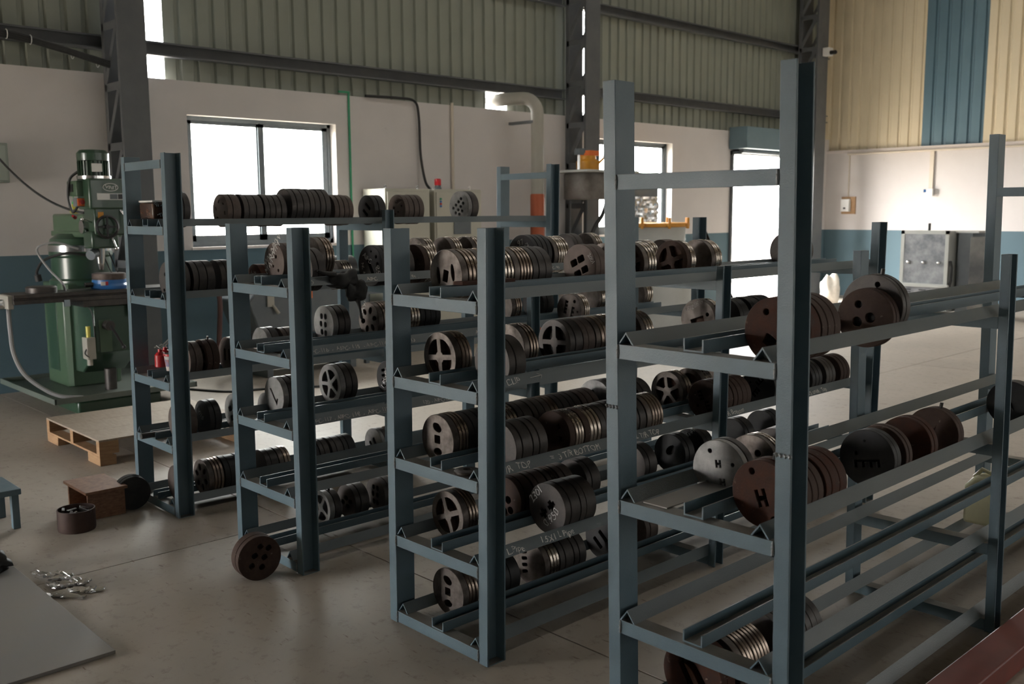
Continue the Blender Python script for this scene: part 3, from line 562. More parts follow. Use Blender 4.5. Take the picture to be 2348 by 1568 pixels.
DIES = [
('A', 1, 'R', [(.08, .15, .108, 'plain', 'dark'), (.39, .48, .104, 'h6', 'brown'), (.50, .635, .104, 'plain', 'dark'), (.645, .80, .104, 'plain', 'dark'), (.83, .96, .118, 'holes2', 'dark'), (.965, 1.12, .118, 'plain', 'dark'), (1.16, 1.31, .104, 'plain', 'brown'), (1.48, 1.575, .104, 'slot2', 'black'), (1.74, 1.91, .106, 'spots', 'brown'), (2.32, 2.42, .117, 'lat8', 'grey')]),
('A', 2, 'R', [(.03, .13, .112, 'holes2', 'dark'), (.15, .29, .112, 'plain', 'dark'), (.33, .48, .112, 'plain', 'dark'), (.61, .69, .100, 'holes2', 'rust'), (1.19, 1.30, .100, 'plain', 'steel')]),
('A', 3, 'R', [(.11, .19, .112, 'plain', 'brown'), (.219, .30, .114, 'lob5', 'rustbrown'), (.40, .48, .114, 'slot2', 'brown')]),
('A', 3, 'L', [(.774, .862, .115, 'sq', 'grey'), (.90, 1.0, .11, 'plain', 'brown')]),
('A', 4, 'R', [(.05, .14, .112, 'plain', 'brown'), (.221, .30, .113, 'plain', 'black'), (.43, .50, .118, 'rect4', 'grey'), (.66, .76, .11, 'plain', 'grey')]),
('A', 5, 'R', [(.03, .10, .112, 'plain', 'brown'), (.20, .30, .115, 'key6', 'steelbrown'), (.31, .41, .115, 'plain', 'black'), (.415, .51, .115, 'plain', 'black'), (.60, .69, .112, 'plain', 'dark'), (.695, .78, .112, 'plain', 'steelbrown'), (.93, 1.0, .112, 'plain', 'black'), (1.005, 1.08, .112, 'plain', 'dark'), (1.10, 1.19, .112, 'plain', 'dark'), (1.195, 1.29, .112, 'plain', 'black'), (1.51, 1.58, .112, 'slot2', 'grey'), (1.62, 1.71, .112, 'lob4', 'brown')]),
('B', 1, 'L', [(.18, .26, .105, 'speck', 'brown'), (.40, .49, .115, 'plain', 'steelbrown'), (1.12, 1.21, .107, 'plain', 'steel'), (1.33, 1.42, .107, 'plain', 'steel'), (1.50, 1.59, .107, 'plain', 'steel'), (2.42, 2.51, .107, 'plain', 'dark'), (2.62, 2.71, .107, 'holes2', 'steel')]),
('B', 1, 'R', [(.18, .26, .112, 'plain', 'dark'), (.61, .70, .113, 'slotV', 'black'), (.75, .83, .112, 'plain', 'dark'), (.90, .99, .112, 'slotX', 'steelrust'), (1.755, 1.905, .122, 'cross1', 'black'), (1.93, 2.07, .118, 'plain', 'steel'), (2.90, 3.0, .108, 'holes2', 'steel'), (3.14, 3.24, .108, 'holes2', 'brown')]),
('B', 2, 'L', [(.475, .59, .103, 'oval6', 'grey'), (.78, .89, .103, 'key6', 'steelbrown'), (.98, 1.08, .103, 'plain', 'steel'), (1.085, 1.24, .103, 'plain', 'black'), (1.83, 1.92, .105, 'plain', 'steelbrown'), (2.12, 2.22, .105, 'plain', 'black'), (2.67, 2.80, .105, 'plain', 'steel'), (3.18, 3.28, .105, 'plain', 'steel')]),
('B', 2, 'R', [(2.187, 2.275, .111, 'E2', 'steel')]),
('B', 3, 'L', [(.151, .26, .103, 'tick', 'grey'), (.504, .62, .114, 'lob5', 'grey'), (.90, .99, .104, 'row4', 'black')]),
('B', 5, 'L', [(.42, .50, .10, 'lob4', 'grey'), (.594, .69, .10, 'oval4', 'dark'), (.80, .88, .10, 'oval6', 'dark')]),
('C', 1, 'L', [(.185, .285, .109, 'slot3', 'steelbrown'), (.29, .385, .109, 'plain', 'steelbrown'), (.39, .485, .109, 'plain', 'steel'), (.49, .60, .109, 'plain', 'steelbrown'), (.605, .73, .109, 'plain', 'dark'), (1.025, 1.12, .109, 'rect4', 'brown'), (1.20, 1.30, .109, 'plain', 'steel'), (1.39, 1.49, .109, 'lob4', 'steel'), (1.748, 1.83, .109, 'lob4', 'steelrust'), (1.97, 2.07, .109, 'row4', 'steel'), (2.90, 3.03, .115, 'plain', 'dark')]),
('C', 2, 'L', [(.146, .24, .110, 'lob4', 'steelbrown'), (.55, .64, .110, 'plain', 'steelbrown'), (.852, .94, .109, 'lob4', 'dark'), (.945, 1.03, .109, 'plain', 'brown'), (1.035, 1.12, .109, 'plain', 'steelbrown'), (1.125, 1.21, .109, 'plain', 'steelbrown'), (1.215, 1.30, .109, 'plain', 'steel'), (1.38, 1.48, .109, 'plain', 'steel'), (2.004, 2.09, .116, 'sqbig', 'steel'), (2.26, 2.36, .112, 'plain', 'black'), (2.40, 2.50, .112, 'plain', 'black'), (2.51, 2.64, .112, 'plain', 'black')]),
('C', 2, 'R', [(.194, .288, .109, 'plain', 'dark')]),
('C', 3, 'L', [(.13, .22, .110, 'hole3', 'steelbrown'), (.225, .30, .109, 'plain', 'black'), (.305, .38, .109, 'plain', 'black'), (.42, .52, .109, 'plain', 'steel'), (.53, .62, .109, 'slot1', 'dark'), (.625, .70, .109, 'plain', 'dark'), (.705, .79, .109, 'plain', 'steelbrown'), (.795, .87, .109, 'plain', 'dark'), (.875, .95, .109, 'plain', 'dark'), (.96, 1.08, .109, 'plain', 'brown'), (1.15, 1.24, .118, 'holes2', 'grey'), (1.38, 1.48, .110, 'plain', 'dark'), (1.738, 1.82, .110, 'lob5', 'steel'), (1.93, 2.03, .109, 'lob4', 'steel'), (2.20, 2.30, .109, 'plain', 'steel')]),
('C', 3, 'R', [(.235, .33, .107, 'plain', 'dark'), (.335, .42, .107, 'plain', 'dark'), (.558, .65, .107, 'stars', 'steelrust'), (.655, .76, .107, 'plain', 'steelrust'), (.765, .85, .107, 'plain', 'dark'), (.855, .94, .107, 'plain', 'dark'), (.95, 1.08, .107, 'plain', 'dark'), (1.09, 1.21, .107, 'plain', 'steelbrown'), (1.692, 1.80, .107, 'EF', 'rustbrown'), (1.805, 1.97, .107, 'plain', 'rustbrown'), (2.20, 2.30, .108, 'EF', 'black'), (2.60, 2.71, .107, 'plain', 'black'), (2.76, 2.87, .107, 'plain', 'dark'), (2.93, 3.04, .107, 'plain', 'rustbrown')]),
('C', 4, 'L', [(.181, .27, .110, 'lob4', 'steelbrown'), (.53, .62, .109, 'holes4', 'rustbrown'), (.63, .72, .109, 'plain', 'brown'), (.73, .80, .109, 'plain', 'steelbrown'), (.81, .90, .109, 'plain', 'brown'), (.98, 1.08, .109, 'slot1', 'dark'), (1.43, 1.53, .109, 'plain', 'dark'), (1.775, 1.86, .109, 'slot1', 'black'), (1.96, 2.05, .109, 'plain', 'black'), (2.36, 2.46, .109, 'plain', 'black'), (2.69, 2.79, .109, 'plain', 'black')]),
('C', 4, 'R', [(.524, .62, .116, 'cross2', 'dark'), (.625, .727, .116, 'plain', 'dark')]),
('C', 5, 'L', [(.18, .27, .109, 'hole3', 'steelbrown'), (.43, .53, .109, 'plain', 'black'), (.69, .79, .109, 'row4', 'steel'), (.795, .89, .109, 'plain', 'dark'), (.895, .98, .109, 'plain', 'dark'), (1.207, 1.30, .108, 'slot2', 'black'), (1.45, 1.55, .108, 'plain', 'brown')]),
('D', 1, 'R', [(.30, .40, .110, 'rects', 'rust'), (.41, .53, .110, 'plain', 'rustbrown'), (.918, .965, .109, 'holes4', 'greyrust'), (.97, 1.03, .119, 'bolt', 'dark')]),
('D', 2, 'L', [(.433, .50, .113, 'hh', 'grey'), (.65, .71, .111, 'holes2', 'steel'), (.80, .87, .111, 'slot1', 'dark')]),
('D', 2, 'R', [(.239, .31, .113, 'H', 'rust'), (.33, .44, .110, 'plain', 'rustbrown'), (.46, .60, .110, 'plain', 'rust'), (.962, 1.02, .110, 'E', 'black'), (1.06, 1.11, .110, 'plain', 'rustbrown'), (1.28, 1.34, .110, 'plain', 'rust'), (1.54, 1.60, .110, 'slotw', 'rustbrown'), (2.42, 2.50, .110, 'slotw', 'black')]),
('D', 4, 'L', [(.273, .36, .128, 'diag', 'rust'), (.40, .60, .124, 'plain', 'steelbrown'), (.70, .99, .124, 'plain', 'dark')])]
NM = {'A': 'first', 'B': 'second', 'C': 'third', 'D': 'fourth'}
rnd = random.Random(3)
PINS = {('A', 3, 'R', 1), ('D', 2, 'R', 6), ('D', 1, 'R', 3), ('B', 5, 'L', 0), ('D', 2, 'R', 0), ('C', 2, 'L', 7)}
def place_dies():
    for k, i, row, L in DIES:
        R = RK[k]; Mr = RACK[k].matrix_world
        a, b = (.034, R['u']) if row == 'L' else (R['u'] + .077, R['ar'])
        for n, (y0, y1, r, fc, mt) in enumerate(L):
            gp = (b - a) / 2; zc = R['z'][i] + .0418 + math.sqrt(max(r * r - gp * gp, 1e-6)); xc = (a + b) / 2
            shelf = 'bottom' if (k == 'D' and i == 4) else SHELF[i]
            side = 'window-side' if row == 'L' else 'camera-side'
            lab = '%s die, %s along %s row, %s shelf, %s rack from mill' % ((FD[fc] + ' ' if fc in FD else '') + DADJ[mt], ORD[n], side, shelf, NM[k])
            t = thing('extrusion_die', (0, 0, 0), lab, 'die', 'extrusion dies on the racks', local=True)
            spin = 0 if ((k, i, row, n) in WRITE or fc in ('hh', 'H', 'E', 'slot3', 'hole3', 'diag', 'rect4', 'oval6', 'holes4', 'rects', 'row4', 'sqbig', 'cross2', 'tick')) else rnd.uniform(0, 6.28)
            t.matrix_world = Mr @ Matrix.Translation((xc + R['lx'] * zc, y0 - R['y'] + R['ly'] * zc, zc)) @ Matrix.Rotation(spin, 4, 'Y')
            die_parts(t, r, y1 - y0, fc, mt, rnd, WRITE.get((k, i, row, n)))
            if (k, i, row, n) in PINS:
                v = Matrix.Rotation(-spin + .15, 3, 'Y') @ Vector((0, 0, 1)); c = Vector((0, (y1 - y0) * .6, 0)); MB().cyl(c + v * (r - .004), c + v * (r + .02), .007).build('lifting_pin', milld, t)
place_dies()
# ------------------------------------------------------------------ green milling machine
ml = thing('milling_machine', (-7.7, 1.0, 0), 'green turret milling machine with a tall motor head, standing against the white wall', 'milling machine')
MB().box((-8.45, .62, 0), (-7.15, 1.40, .12)).build('base', millg, ml, bev=.02)
MB().prism([(-8.55, .15), (-6.98, .15), (-6.98, .20), (-6.99, .20), (-7.0, .16), (-8.53, .16), (-8.54, .20), (-8.55, .20)], 'y', .37, 1.68).box((-8.55, .365, .15), (-6.98, .38, .20)).box((-8.55, 1.67, .15), (-6.98, 1.685, .20)).build('drip_tray', mat('tray_grey_green', (.10, .125, .105), (.13, .15, .13), rough=.4, scale=4), ml)
MB().prism([(-8.30, .75), (-7.78, .75), (-7.74, .80), (-7.74, 1.22), (-7.78, 1.27), (-8.30, 1.27)], 'z', .16, 1.16).build('column', millp, ml, bev=.012)
MB().box((-8.22, .744, .3), (-7.95, .752, 1.05)).build('side_cover', millg, ml, bev=.003)
MB().rev([(.30, 1.13), (.30, 1.18), (.275, 1.20), (.275, 1.40), (.29, 1.42), (.29, 1.46)], (-8.0, 1.03, 0), n=40).build('turret_base', millg, ml)
MB().rev([(.293, 1.46), (.293, 1.52)], (-8.0, 1.03, 0), n=40).build('turret_scale', chrome, ml)
MB().rev([(.29, 1.52), (.27, 1.58), (.20, 1.63)], (-8.0, 1.03, 0), n=40).build('turret_cap', millg, ml)
ram = MB().box((-8.42, .92, 1.62), (-7.36, 1.24, 1.82)).build('ram', millp, ml, bev=.02); MB().box((-8.44, .905, 1.60), (-7.52, 1.255, 1.655)).build('ram_flange', millp, ram, bev=.008)
MB().cyl((-7.44, .85, 1.70), (-7.44, .93, 1.70), .062, n=24).build('ram_end_cap', chrome, ram)
hd = MB().box((-7.52, .86, 1.86), (-7.22, 1.20, 2.14)).box((-7.50, .90, 1.62), (-7.24, 1.18, 1.88)).build('head_housing', millg, ml, bev=.018)
MB().box((-7.47, .87, 1.50), (-7.25, 1.12, 1.66)).build('quill_housing', millg, ml, bev=.02)
MB().box((-7.6, .80, 1.98), (-7.36, .88, 2.12)).build('brake_box', millp, ml, bev=.008); MB().box((-7.55, .795, 2.02), (-7.44, .802, 2.09)).build('dark_window', blackp, ml)
MB().cyl((-7.36, .98, 1.52), (-7.36, .98, 1.36), .05, .035).build('quill', chrome, ml); MB().cyl((-7.36, .98, 1.37), (-7.36, .98, 1.30), .035, .02).build('chuck', chrome, ml)
mo = MB().rev([(.125, 2.16), (.125, 2.30), (.138, 2.305), (.140, 2.37), (.115, 2.40), (.05, 2.405)], (-7.40, .98, 0), n=36).build('motor', millg, ml)
MB().rev([(.15, 2.135), (.15, 2.165)], (-7.40, .98, 0), n=32).build('motor_flange', chrome, mo)
for i in range(26):
    a = 2 * PI * i / 26; MB().box((.122, -.004, 2.165), (.139, .004, 2.30), Matrix.Translation((-7.40, .98, 0)) @ Matrix.Rotation(a, 4, 'Z')).build('cooling_fin', millg, mo)
MB().box((.139, -.045, 2.20), (.146, .045, 2.275), Matrix.Translation((-7.40, .98, 0)) @ Matrix.Rotation(-.15, 4, 'Z')).build('rating_plate', whitem, mo)
logo = MB().prism(ell(1.055, 2.06, .066, .032, 0, 32), 'x', -7.219, -7.216).build('logo_oval', millg, hd)
ring_ = ell(1.055, 2.06, .068, .034, 0, 40)
MB().tube([(-7.215, y, z) for y, z in ring_ + ring_[:1]], .0028, 6).build('logo_border', whitem, hd)
text('logo_lettering', 'VINIT', .044, frame((-7.214, 1.004, 2.045), (0, 1, 0), (0, 0, 1)), whitem, hd)
MB().box((-7.219, .93, 1.945), (-7.216, 1.17, 2.005)).build('data_plate', whitem, hd); MB().box((-7.216, 1.045, 1.952), (-7.214, 1.115, 1.998)).build('data_plate_panel', greym, hd); MB().box((-7.216, 1.12, 1.952), (-7.214, 1.16, 1.998)).build('data_plate_panel', blackp, hd)
MB().box((-7.237, .935, 1.78), (-7.234, .985, 1.835)).build('warning_sticker', yellowm, hd)
sw = MB().box((-7.46, .795, 1.885), (-7.36, .875, 1.965)).build('switch_box', greym, ml, bev=.006)
MB().box((-7.355, .80, 1.89), (-7.345, .87, 1.96)).build('switch_face', orangem, sw); MB().cyl((-7.345, .835, 1.925), (-7.325, .835, 1.925), .022).build('switch_knob', redm, sw)
w_ = MB().rev([(.095, -.012), (.11, 0), (.095, .012), (.085, 0)], (-7.20, 1.0, 1.70), axis='x', n=28, closed=True); w_.box((-7.205, .91, 1.692), (-7.195, 1.09, 1.708)).box((-7.205, .992, 1.61), (-7.195, 1.008, 1.79)).cyl((-7.24, 1.0, 1.70), (-7.18, 1.0, 1.70), .02); w_.build('feed_wheel', blackp, ml)
for (p, q) in (((-7.23, 1.14, 1.85), (-7.12, 1.19, 1.72)), ((-7.25, 1.05, 1.62), (-7.17, 1.06, 1.50)), ((-7.3, .9, 1.74), (-7.26, .80, 1.77))):
    MB().cyl(p, q, .009).ball(q, .018, 6).build('feed_lever', chrome, ml)
MB().cyl((-7.44, .80, 1.79), (-7.38, .76, 1.80), .02, .01).build('red_clamp_knob', redm, ml)
kn = MB().prism([(-7.74, .32), (-7.55, .32), (-7.18, .55), (-7.18, .98), (-7.74, .98)], 'y', .82, 1.22).build('knee', millg, ml, bev=.012)
MB().cyl((-7.40, 1.02, .16), (-7.40, 1.02, .36), .055).build('knee_screw', milld, ml)
MB().box((-7.18, .86, .55), (-7.174, .97, .85)).build('knee_plate', millp, kn)
MB().cyl((-7.18, .93, .80), (-7.09, .93, .80), .045).build('knee_crank_boss', milld, kn); MB().tube([(-7.09, .93, .80), (-7.07, .97, .72), (-7.07, 1.03, .60)], .013).ball((-7.06, 1.03, .595), .02, 6).build('knee_crank', blackp, kn)
MB().box((-7.16, 1.12, .86), (-7.13, 1.22, .98)).cyl((-7.14, 1.15, .95), (-7.08, 1.19, .92), .01).build('cross_feed_handle', chrome, kn)
lu = MB().box((-7.24, .72, .50), (-7.12, .80, .70)).build('lubricator', ductm, ml, bev=.006); MB().cyl((-7.18, .76, .70), (-7.18, .76, .80), .02).build('lubricator_glass', bottlem, lu); MB().cyl((-7.18, .76, .44), (-7.18, .76, .50), .025).build('lubricator_cup', ductm, lu)
MB().tube(spline([(-7.15, .74, .62), (-7.12, .70, .56), (-7.13, .76, .52), (-7.14, .80, .62), (-7.16, .80, .9), (-7.2, .78, .98)]), .006, 6).build('oil_line', rubber, ml)
MB().box((-7.62, .72, .98), (-7.14, 1.26, 1.04)).build('saddle', milld, ml, bev=.006)
tb = MB().prism([(-7.50, 1.04), (-7.14, 1.04), (-7.14, 1.075), (-7.155, 1.08), (-7.155, 1.09), (-7.14, 1.095), (-7.14, 1.125), (-7.50, 1.125)], 'y', .14, 1.62).build('work_table', milld, ml, bev=.003)
MB().box((-7.46, .10, 1.0), (-7.18, .15, 1.12)).build('table_end_bracket', ductm, ml, bev=.008); MB().cyl((-7.30, .10, 1.04), (-7.30, .02, 1.04), .045).cyl((-7.30, .02, 1.04), (-7.30, -.02, 1.04), .02).build('table_handwheel', chrome, ml); MB().tube([(-7.30, -.01, 1.04), (-7.26, -.015, 1.0), (-7.22, -.05, .97)], .010).build('table_crank', chrome, ml)
for y_ in (.55, 1.32): MB().box((-7.14, y_, 1.0), (-7.12, y_ + .05, 1.06)).build('table_stop', chrome, tb)
MB().tube(spline([(-7.28, .13, 1.0), (-7.27, .13, .8), (-7.25, .14, .6), (-7.2, .20, .42), (-7.12, .33, .28), (-7.05, .45, .21), (-7.0, .62, .185)]), .019, 8).build('coolant_hose', hosem, ml)
MB().tube(spline([(-7.45, .88, 2.22), (-7.50, .80, 2.14), (-7.52, .78, 1.98), (-7.50, .80, 1.84), (-7.46, .82, 1.86), (-7.42, .83, 1.90)]), .012, 8).build('motor_cable', rubber, ml)
MB().tube(spline([(-7.40, .80, 1.50), (-7.5, .62, 1.56), (-7.6, .50, 1.50), (-7.5, .56, 1.32), (-7.36, .62, 1.20), (-7.34, .64, 1.12)]), .010, 8).build('coolant_line', hosem, ml)
MB().tube(spline([(-7.40, .86, 1.44), (-7.45, .70, 1.46), (-7.6, .56, 1.40), (-7.7, .52, 1.30), (-7.7, .52, 1.24)]), .013, 8).cyl((-7.7, .52, 1.26), (-7.7, .53, 1.20), .03).build('power_plug_lead', rubber, ml)
MB().cyl((-7.33, .92, 1.46), (-7.28, .86, 1.44), .045, n=20).build('work_lamp', alum, ml)
for y_ in (1.0, 1.06): MB().tube([(-7.36, y_, 1.46), (-7.34, y_ + .05, 1.30), (-7.33, y_ + .10, 1.20)], .006, 6).build('spindle_oil_line', rubber, ml)
rt_ = thing('rotary_table', (-7.32, 1.03, 1.125), 'blue rotary table with brown top plate on the milling machine table', 'rotary table')
MB().rev([(.16, 0), (.165, .03), (.15, .05), (.15, .085)], (-7.32, 1.03, 1.127), n=32).build('body', bluem, rt_); MB().rev([(.145, .085), (.148, .10), (.148, .14), (.13, .145)], (-7.32, 1.03, 1.127), n=32).build('face_plate', d_brown, rt_)
MB().box((-7.178, .90, 1.165), (-7.172, .965, 1.20)).build('maker_label', whitem, rt_); MB().box((-7.1715, .94, 1.165), (-7.170, .965, 1.20)).build('maker_label_panel', redm, rt_); MB().cyl((-7.30, .87, 1.17), (-7.30, .80, 1.17), .022).build('crank_boss', milld, rt_)
one('round_chuck', MB().rev([(.13, 0), (.13, .045), (.12, .055), (.04, .055)], (-7.30, .42, 1.126), n=32), milld, 'dark flat round chuck plate lying on the mill table end', 'chuck plate', (-7.30, .42, 1.126))
bo = thing('oil_bottle', (-8.08, 1.02, 1.822), 'yellow squeeze oil bottle with green nozzle standing on the mill ram', 'bottle')
MB().rev([(.035, 0), (.04, .02), (.038, .06), (.016, .095)], (-8.08, 1.02, 1.822), n=20).build('body', bottlem, bo); MB().rev([(.018, .09), (.016, .11), (.005, .125), (.003, .19)], (-8.08, 1.02, 1.822), n=14).build('nozzle', greenp, bo)
one('supply_cable', MB().tube(catenary((-8.74, .35, 2.68), (-7.62, .95, 1.83), .18, 20), .011, 8), rubber, 'black power cable sagging from the wall box to the mill', 'cable', (-8.74, .35, 2.68))
wbx = thing('wall_isolator_box', (-8.78, .45, 2.15), 'pale green metal isolator box fixed on the white wall by the mill cable', 'electrical box'); MB().box((-8.795, .28, 2.13), (-8.66, .625, 2.52)).build('enclosure', mat('pale_green_box', (.30, .34, .30), rough=.5), wbx, bev=.01); MB().box((-8.66, .30, 2.15), (-8.652, .605, 2.50)).build('door_panel', MATS['pale_green_box'], wbx, bev=.004)
# ------------------------------------------------------------------ pallet, box, tub, stool, plate, foil
pa = thing('wooden_pallet', (-5.7, .55, 0), 'plywood-topped wooden pallet raised on pine blocks before the milling machine', 'pallet')
px0, px1, py0, py1 = -6.28, -5.16, .07, 1.25
for i in range(3): MB().box((px0 + (px1 - px0) * i / 3 + .002, py0, .178), (px0 + (px1 - px0) * (i + 1) / 3 - .002, py1, .192)).build('deck_board', woodt, pa)
MB().box((px0, py0, .070), (px1, py0 + .09, .084)).build('bottom_board', woodm, pa); MB().box((px0, py1 - .09, .070), (px1, py1, .084)).build('bottom_board', woodm, pa)
for x_ in (px0, (px0 + px1) / 2 - .03, px1 - .06):
    for y_ in (py0, py1 - .14): MB().box((x_, y_, .084), (x_ + .06, y_ + .14, .178)).build('upright_block', woodm, pa)
for x_, w in ((px0, .24), (px1 - .24, .24)):
    for y_ in (py0, py1 - .12): MB().box((x_, y_, 0), (x_ + w, y_ + .12, .070)).build('foot_block', woodm, pa, bev=.003)
bx = thing('wooden_step_box', (-4.10, -.34, 0), 'small open-sided red-brown wooden box standing by the drum and the first rack', 'wooden box')
MB().box((-4.30, -.47, .158), (-3.92, -.22, .176)).build('top_board', woodr, bx, bev=.002); MB().box((-4.27, -.455, 0), (-4.252, -.235, .158)).build('side_board', woodr, bx); MB().box((-3.952, -.455, 0), (-3.934, -.235, .158)).build('side_board', woodr, bx); MB().box((-4.252, -.255, 0), (-3.952, -.237, .158)).build('back_board', woodr, bx)
tu = thing('scrap_tub', (-3.83, -.56, 0), 'round dark brown tub full of metal offcuts on the floor by the wooden box', 'tub')
MB().rev([(.100, 0), (.103, .01), (.103, .125), (.098, .125), (.098, .012), (.02, .010)], (-3.83, -.56, 0), n=36).build('wall', drumm, tu)
for i in range(9):
    a = i * 2.4; r_ = .02 + .007 * i; MB().cbox((0, 0, 0), (.07, .014, .010), Matrix.Translation((-3.83 + r_ * math.cos(a), -.56 + r_ * math.sin(a), .085 + .005 * i)) @ Euler((.3 * math.sin(i), .4 * math.cos(i * 2), i * 1.3)).to_matrix().to_4x4()).build('offcut', foilm if i % 3 == 0 else milld, tu)
MB().rev([(.001, .06), (.097, .07)], (-3.83, -.56, 0), n=24).build('swarf_bed', milld, tu)
st = thing('low_stool', (-4.24, -.98, 0), 'low blue-grey painted steel stool standing on the bare floor', 'stool')
MB().box((-4.42, -1.22, .205), (-4.06, -.78, .240)).build('seat', stoolm, st, bev=.004)
for x_ in (-4.40, -4.12):
    for y_ in (-1.20, -.83): MB().box((x_, y_, 0), (x_ + .04, y_ + .04, .205)).build('leg', stoolm, st, bev=.003)
one('steel_sheet', MB().box((-3.72, -2.6, .001), (-2.05, -1.03, .016)), platem, 'large flat grey steel sheet lying on the concrete floor', 'steel sheet', (-2.9, -1.8, .001), bev=.001)
def blob(c, sc3, seed, n=10, amp=.25):
    rn = random.Random(seed); mb = MB(); mb.ball((0, 0, 0), 1, n)
    ph = [rn.uniform(0, 6.28) for _ in range(9)]; out = []
    for v in mb.v:
        v = Vector(v); d = 1 + amp * (math.sin(3 * v.x + ph[0]) * math.sin(4 * v.y + ph[1]) + .6 * math.sin(7 * v.z + 5 * v.x + ph[2]) * math.sin(6 * v.y + ph[3])); w = v * d
        out.append((c[0] + w.x * sc3[0], c[1] + w.y * sc3[1], max(c[2] + w.z * sc3[2], c[2] - sc3[2] * .9)))
    mb.v = out; return mb
one('black_rag', blob((-3.42, -1.12, .055), (.11, .09, .045), 4, 12, .35), rubber, 'crumpled black rag lying on the corner of the steel sheet', 'rag', (-3.42, -1.12, .017), smooth=75)
rf = random.Random(11)
for i in range(15):
    x_ = -3.05 + rf.uniform(-.12, .28); y_ = -.91 + rf.uniform(-.07, .11) + (x_ + 3.05) * .05; L_ = rf.uniform(.08, .15); w_ = rf.uniform(.014, .024); zz = .002 + (.014 if i > 8 else 0) + rf.uniform(0, .004)
    mb = MB(); a_ = .75 + rf.uniform(-.75, .75); n_ = 7; q = Matrix.Translation((x_, y_, zz)) @ Matrix.Rotation(a_, 4, 'Z') @ Matrix.Rotation(rf.uniform(-.08, .12), 4, 'Y')
    prof = [(-w_, 0), (-w_, .010), (-w_ * .6, .014), (0, .008), (w_ * .6, .015), (w_, .010), (w_, 0), (0, .002)]
    secs = []
    for j in range(n_):
        t = -L_ / 2 + L_ * j / (n_ - 1); k_ = (.65 if j in (1, n_ - 2) else 1) * (1 + rf.uniform(-.2, .2)); secs.append([q @ Vector((t + rf.uniform(-.006, .006), u * k_, v * k_)) for u, v in prof])
    m8 = len(prof); vs = [v for s_ in secs for v in s_]; fs = [(j * m8 + a, j * m8 + (a + 1) % m8, (j + 1) * m8 + (a + 1) % m8, (j + 1) * m8 + a) for j in range(n_ - 1) for a in range(m8)] + [tuple(range(m8 - 1, -1, -1)), tuple((n_ - 1) * m8 + a for a in range(m8))]
    mb._add(vs, fs); one('foil_offcut', mb, foilm, 'crumpled bright aluminium foil strip in the heap beside the steel sheet', 'foil strip', (x_, y_, .001), 'foil strips in the heap', smooth=0)
def floor_die(c, r, L, ax, fc, mt, lab):
    t = thing('extrusion_die', c, lab, 'die', 'dies standing on the floor', local=True); f = Vector((-ax[0], -ax[1], 0)).normalized()     # body runs along f behind the face
    m_ = Matrix.Identity(4); xx = f.cross(Vector((0, 0, 1)))
    for i in range(3): m_[i][0] = xx[i]; m_[i][1] = f[i]; m_[i][2] = (0, 0, 1)[i]
    m_.translation = Vector(c); t.matrix_world = m_; die_parts(t, r, L, fc, mt, random.Random(5))
floor_die((-2.36, -.19, .1155), .114, .085, (1, -.10), 'oval6w', 'rustbrown', 'brown six-hole die standing on its rim on the floor before the second rack')
floor_die((-3.96, -.17, .1055), .104, .085, (1, -.12), 'plain', 'black', 'black die standing on its rim on the floor beside the wooden box')
# ------------------------------------------------------------------ small things on the racks
def at(k, x, y, z): return RACK[k].matrix_world @ Vector((x + RK[k]['lx'] * z, y - RK[k]['y'] + RK[k]['ly'] * z, z))
zA3 = RK['A']['z'][3]; zA1 = RK['A']['z'][1]
for (x_, y_, lab) in ((.145, .07, 'red oil can with a long bent spout on the third shelf by the bucket'), (.08, .13, 'second red oil can, half hidden behind the long-spouted can')):
    p = at('A', x_, y_, zA3 + .043); oc = thing('oil_can', p, lab, 'oil can', 'red oil cans', local=False)
    MB().rev([(.032, 0), (.036, .004), (.036, .075), (.022, .092), (.014, .096), (.014, .112)], p, n=20).build('can', redm, oc); MB().tube([p + Vector((0, 0, .105)), p + Vector((.01, .0, .125)), p + Vector((.055, .03, .175)), p + Vector((.07, .04, .195))], .005, 6, [.006, .005, .004, .003]).build('spout', chrome, oc); MB().tube([p + Vector((0, 0, .115)), p + Vector((-.03, -.01, .13)), p + Vector((-.05, -.015, .12))], .004, 6).build('pump_lever', chrome, oc)
p = at('A', .33, .07, zA3 + .0005 + .042); bk = thing('paint_bucket', p, 'small white printed bucket stained red, standing beside the red oil cans', 'bucket')
MB().rev([(.040, 0), (.052, .095), (.055, .097), (.055, .105), (.049, .105), (.039, .006), (.01, .005)], p, n=28).build('pail', mat('bucket_plastic', (.50, .47, .44), (.42, .36, .33), rough=.5, scale=20), bk); MB().rev([(.0445, .028), (.0500, .072)], p, n=28).build('printed_band', mat('bucket_print', (.35, .12, .06), (.12, .15, .30), rough=.5, scale=26), bk); MB().rev([(.0545, .092), (.0565, .094), (.0565, .106), (.0545, .107)], p, n=28, closed=True).build('stained_rim', redm, bk); MB().cyl(p + Vector((0, 0, .02)), p + Vector((-.03, .0, .15)), .004).build('brush_rod', chrome, bk)
p = at('A', .12, .09, zA1 + .043); pk = thing('wrapped_packet', p, 'plastic-wrapped box with a white lid on the top shelf near the mill', 'packet')
MB().cbox(p + Vector((0, .02, .05)), (.20, .16, .10)).build('box', mat('packet_print', (.03, .025, .025), (.10, .05, .03), rough=.25, scale=18), pk, bev=.01); MB().cbox(p + Vector((0, .02, .107)), (.205, .165, .012)).build('lid', whitem, pk, bev=.003)
wr = MB(); rw = random.Random(2)
for i in range(14): q0 = p + Vector((.103, -.055 + .011 * i, .02 + .07 * rw.random())); wr.tube([q0, q0 + Vector((.004, .012, .012)), q0 + Vector((.0, .02, -.01))], .003, 5)
wr.build('cling_film_folds', foilm, pk)
p0 = at('A', .255, -.12, RK['A']['z'][4] + .025)
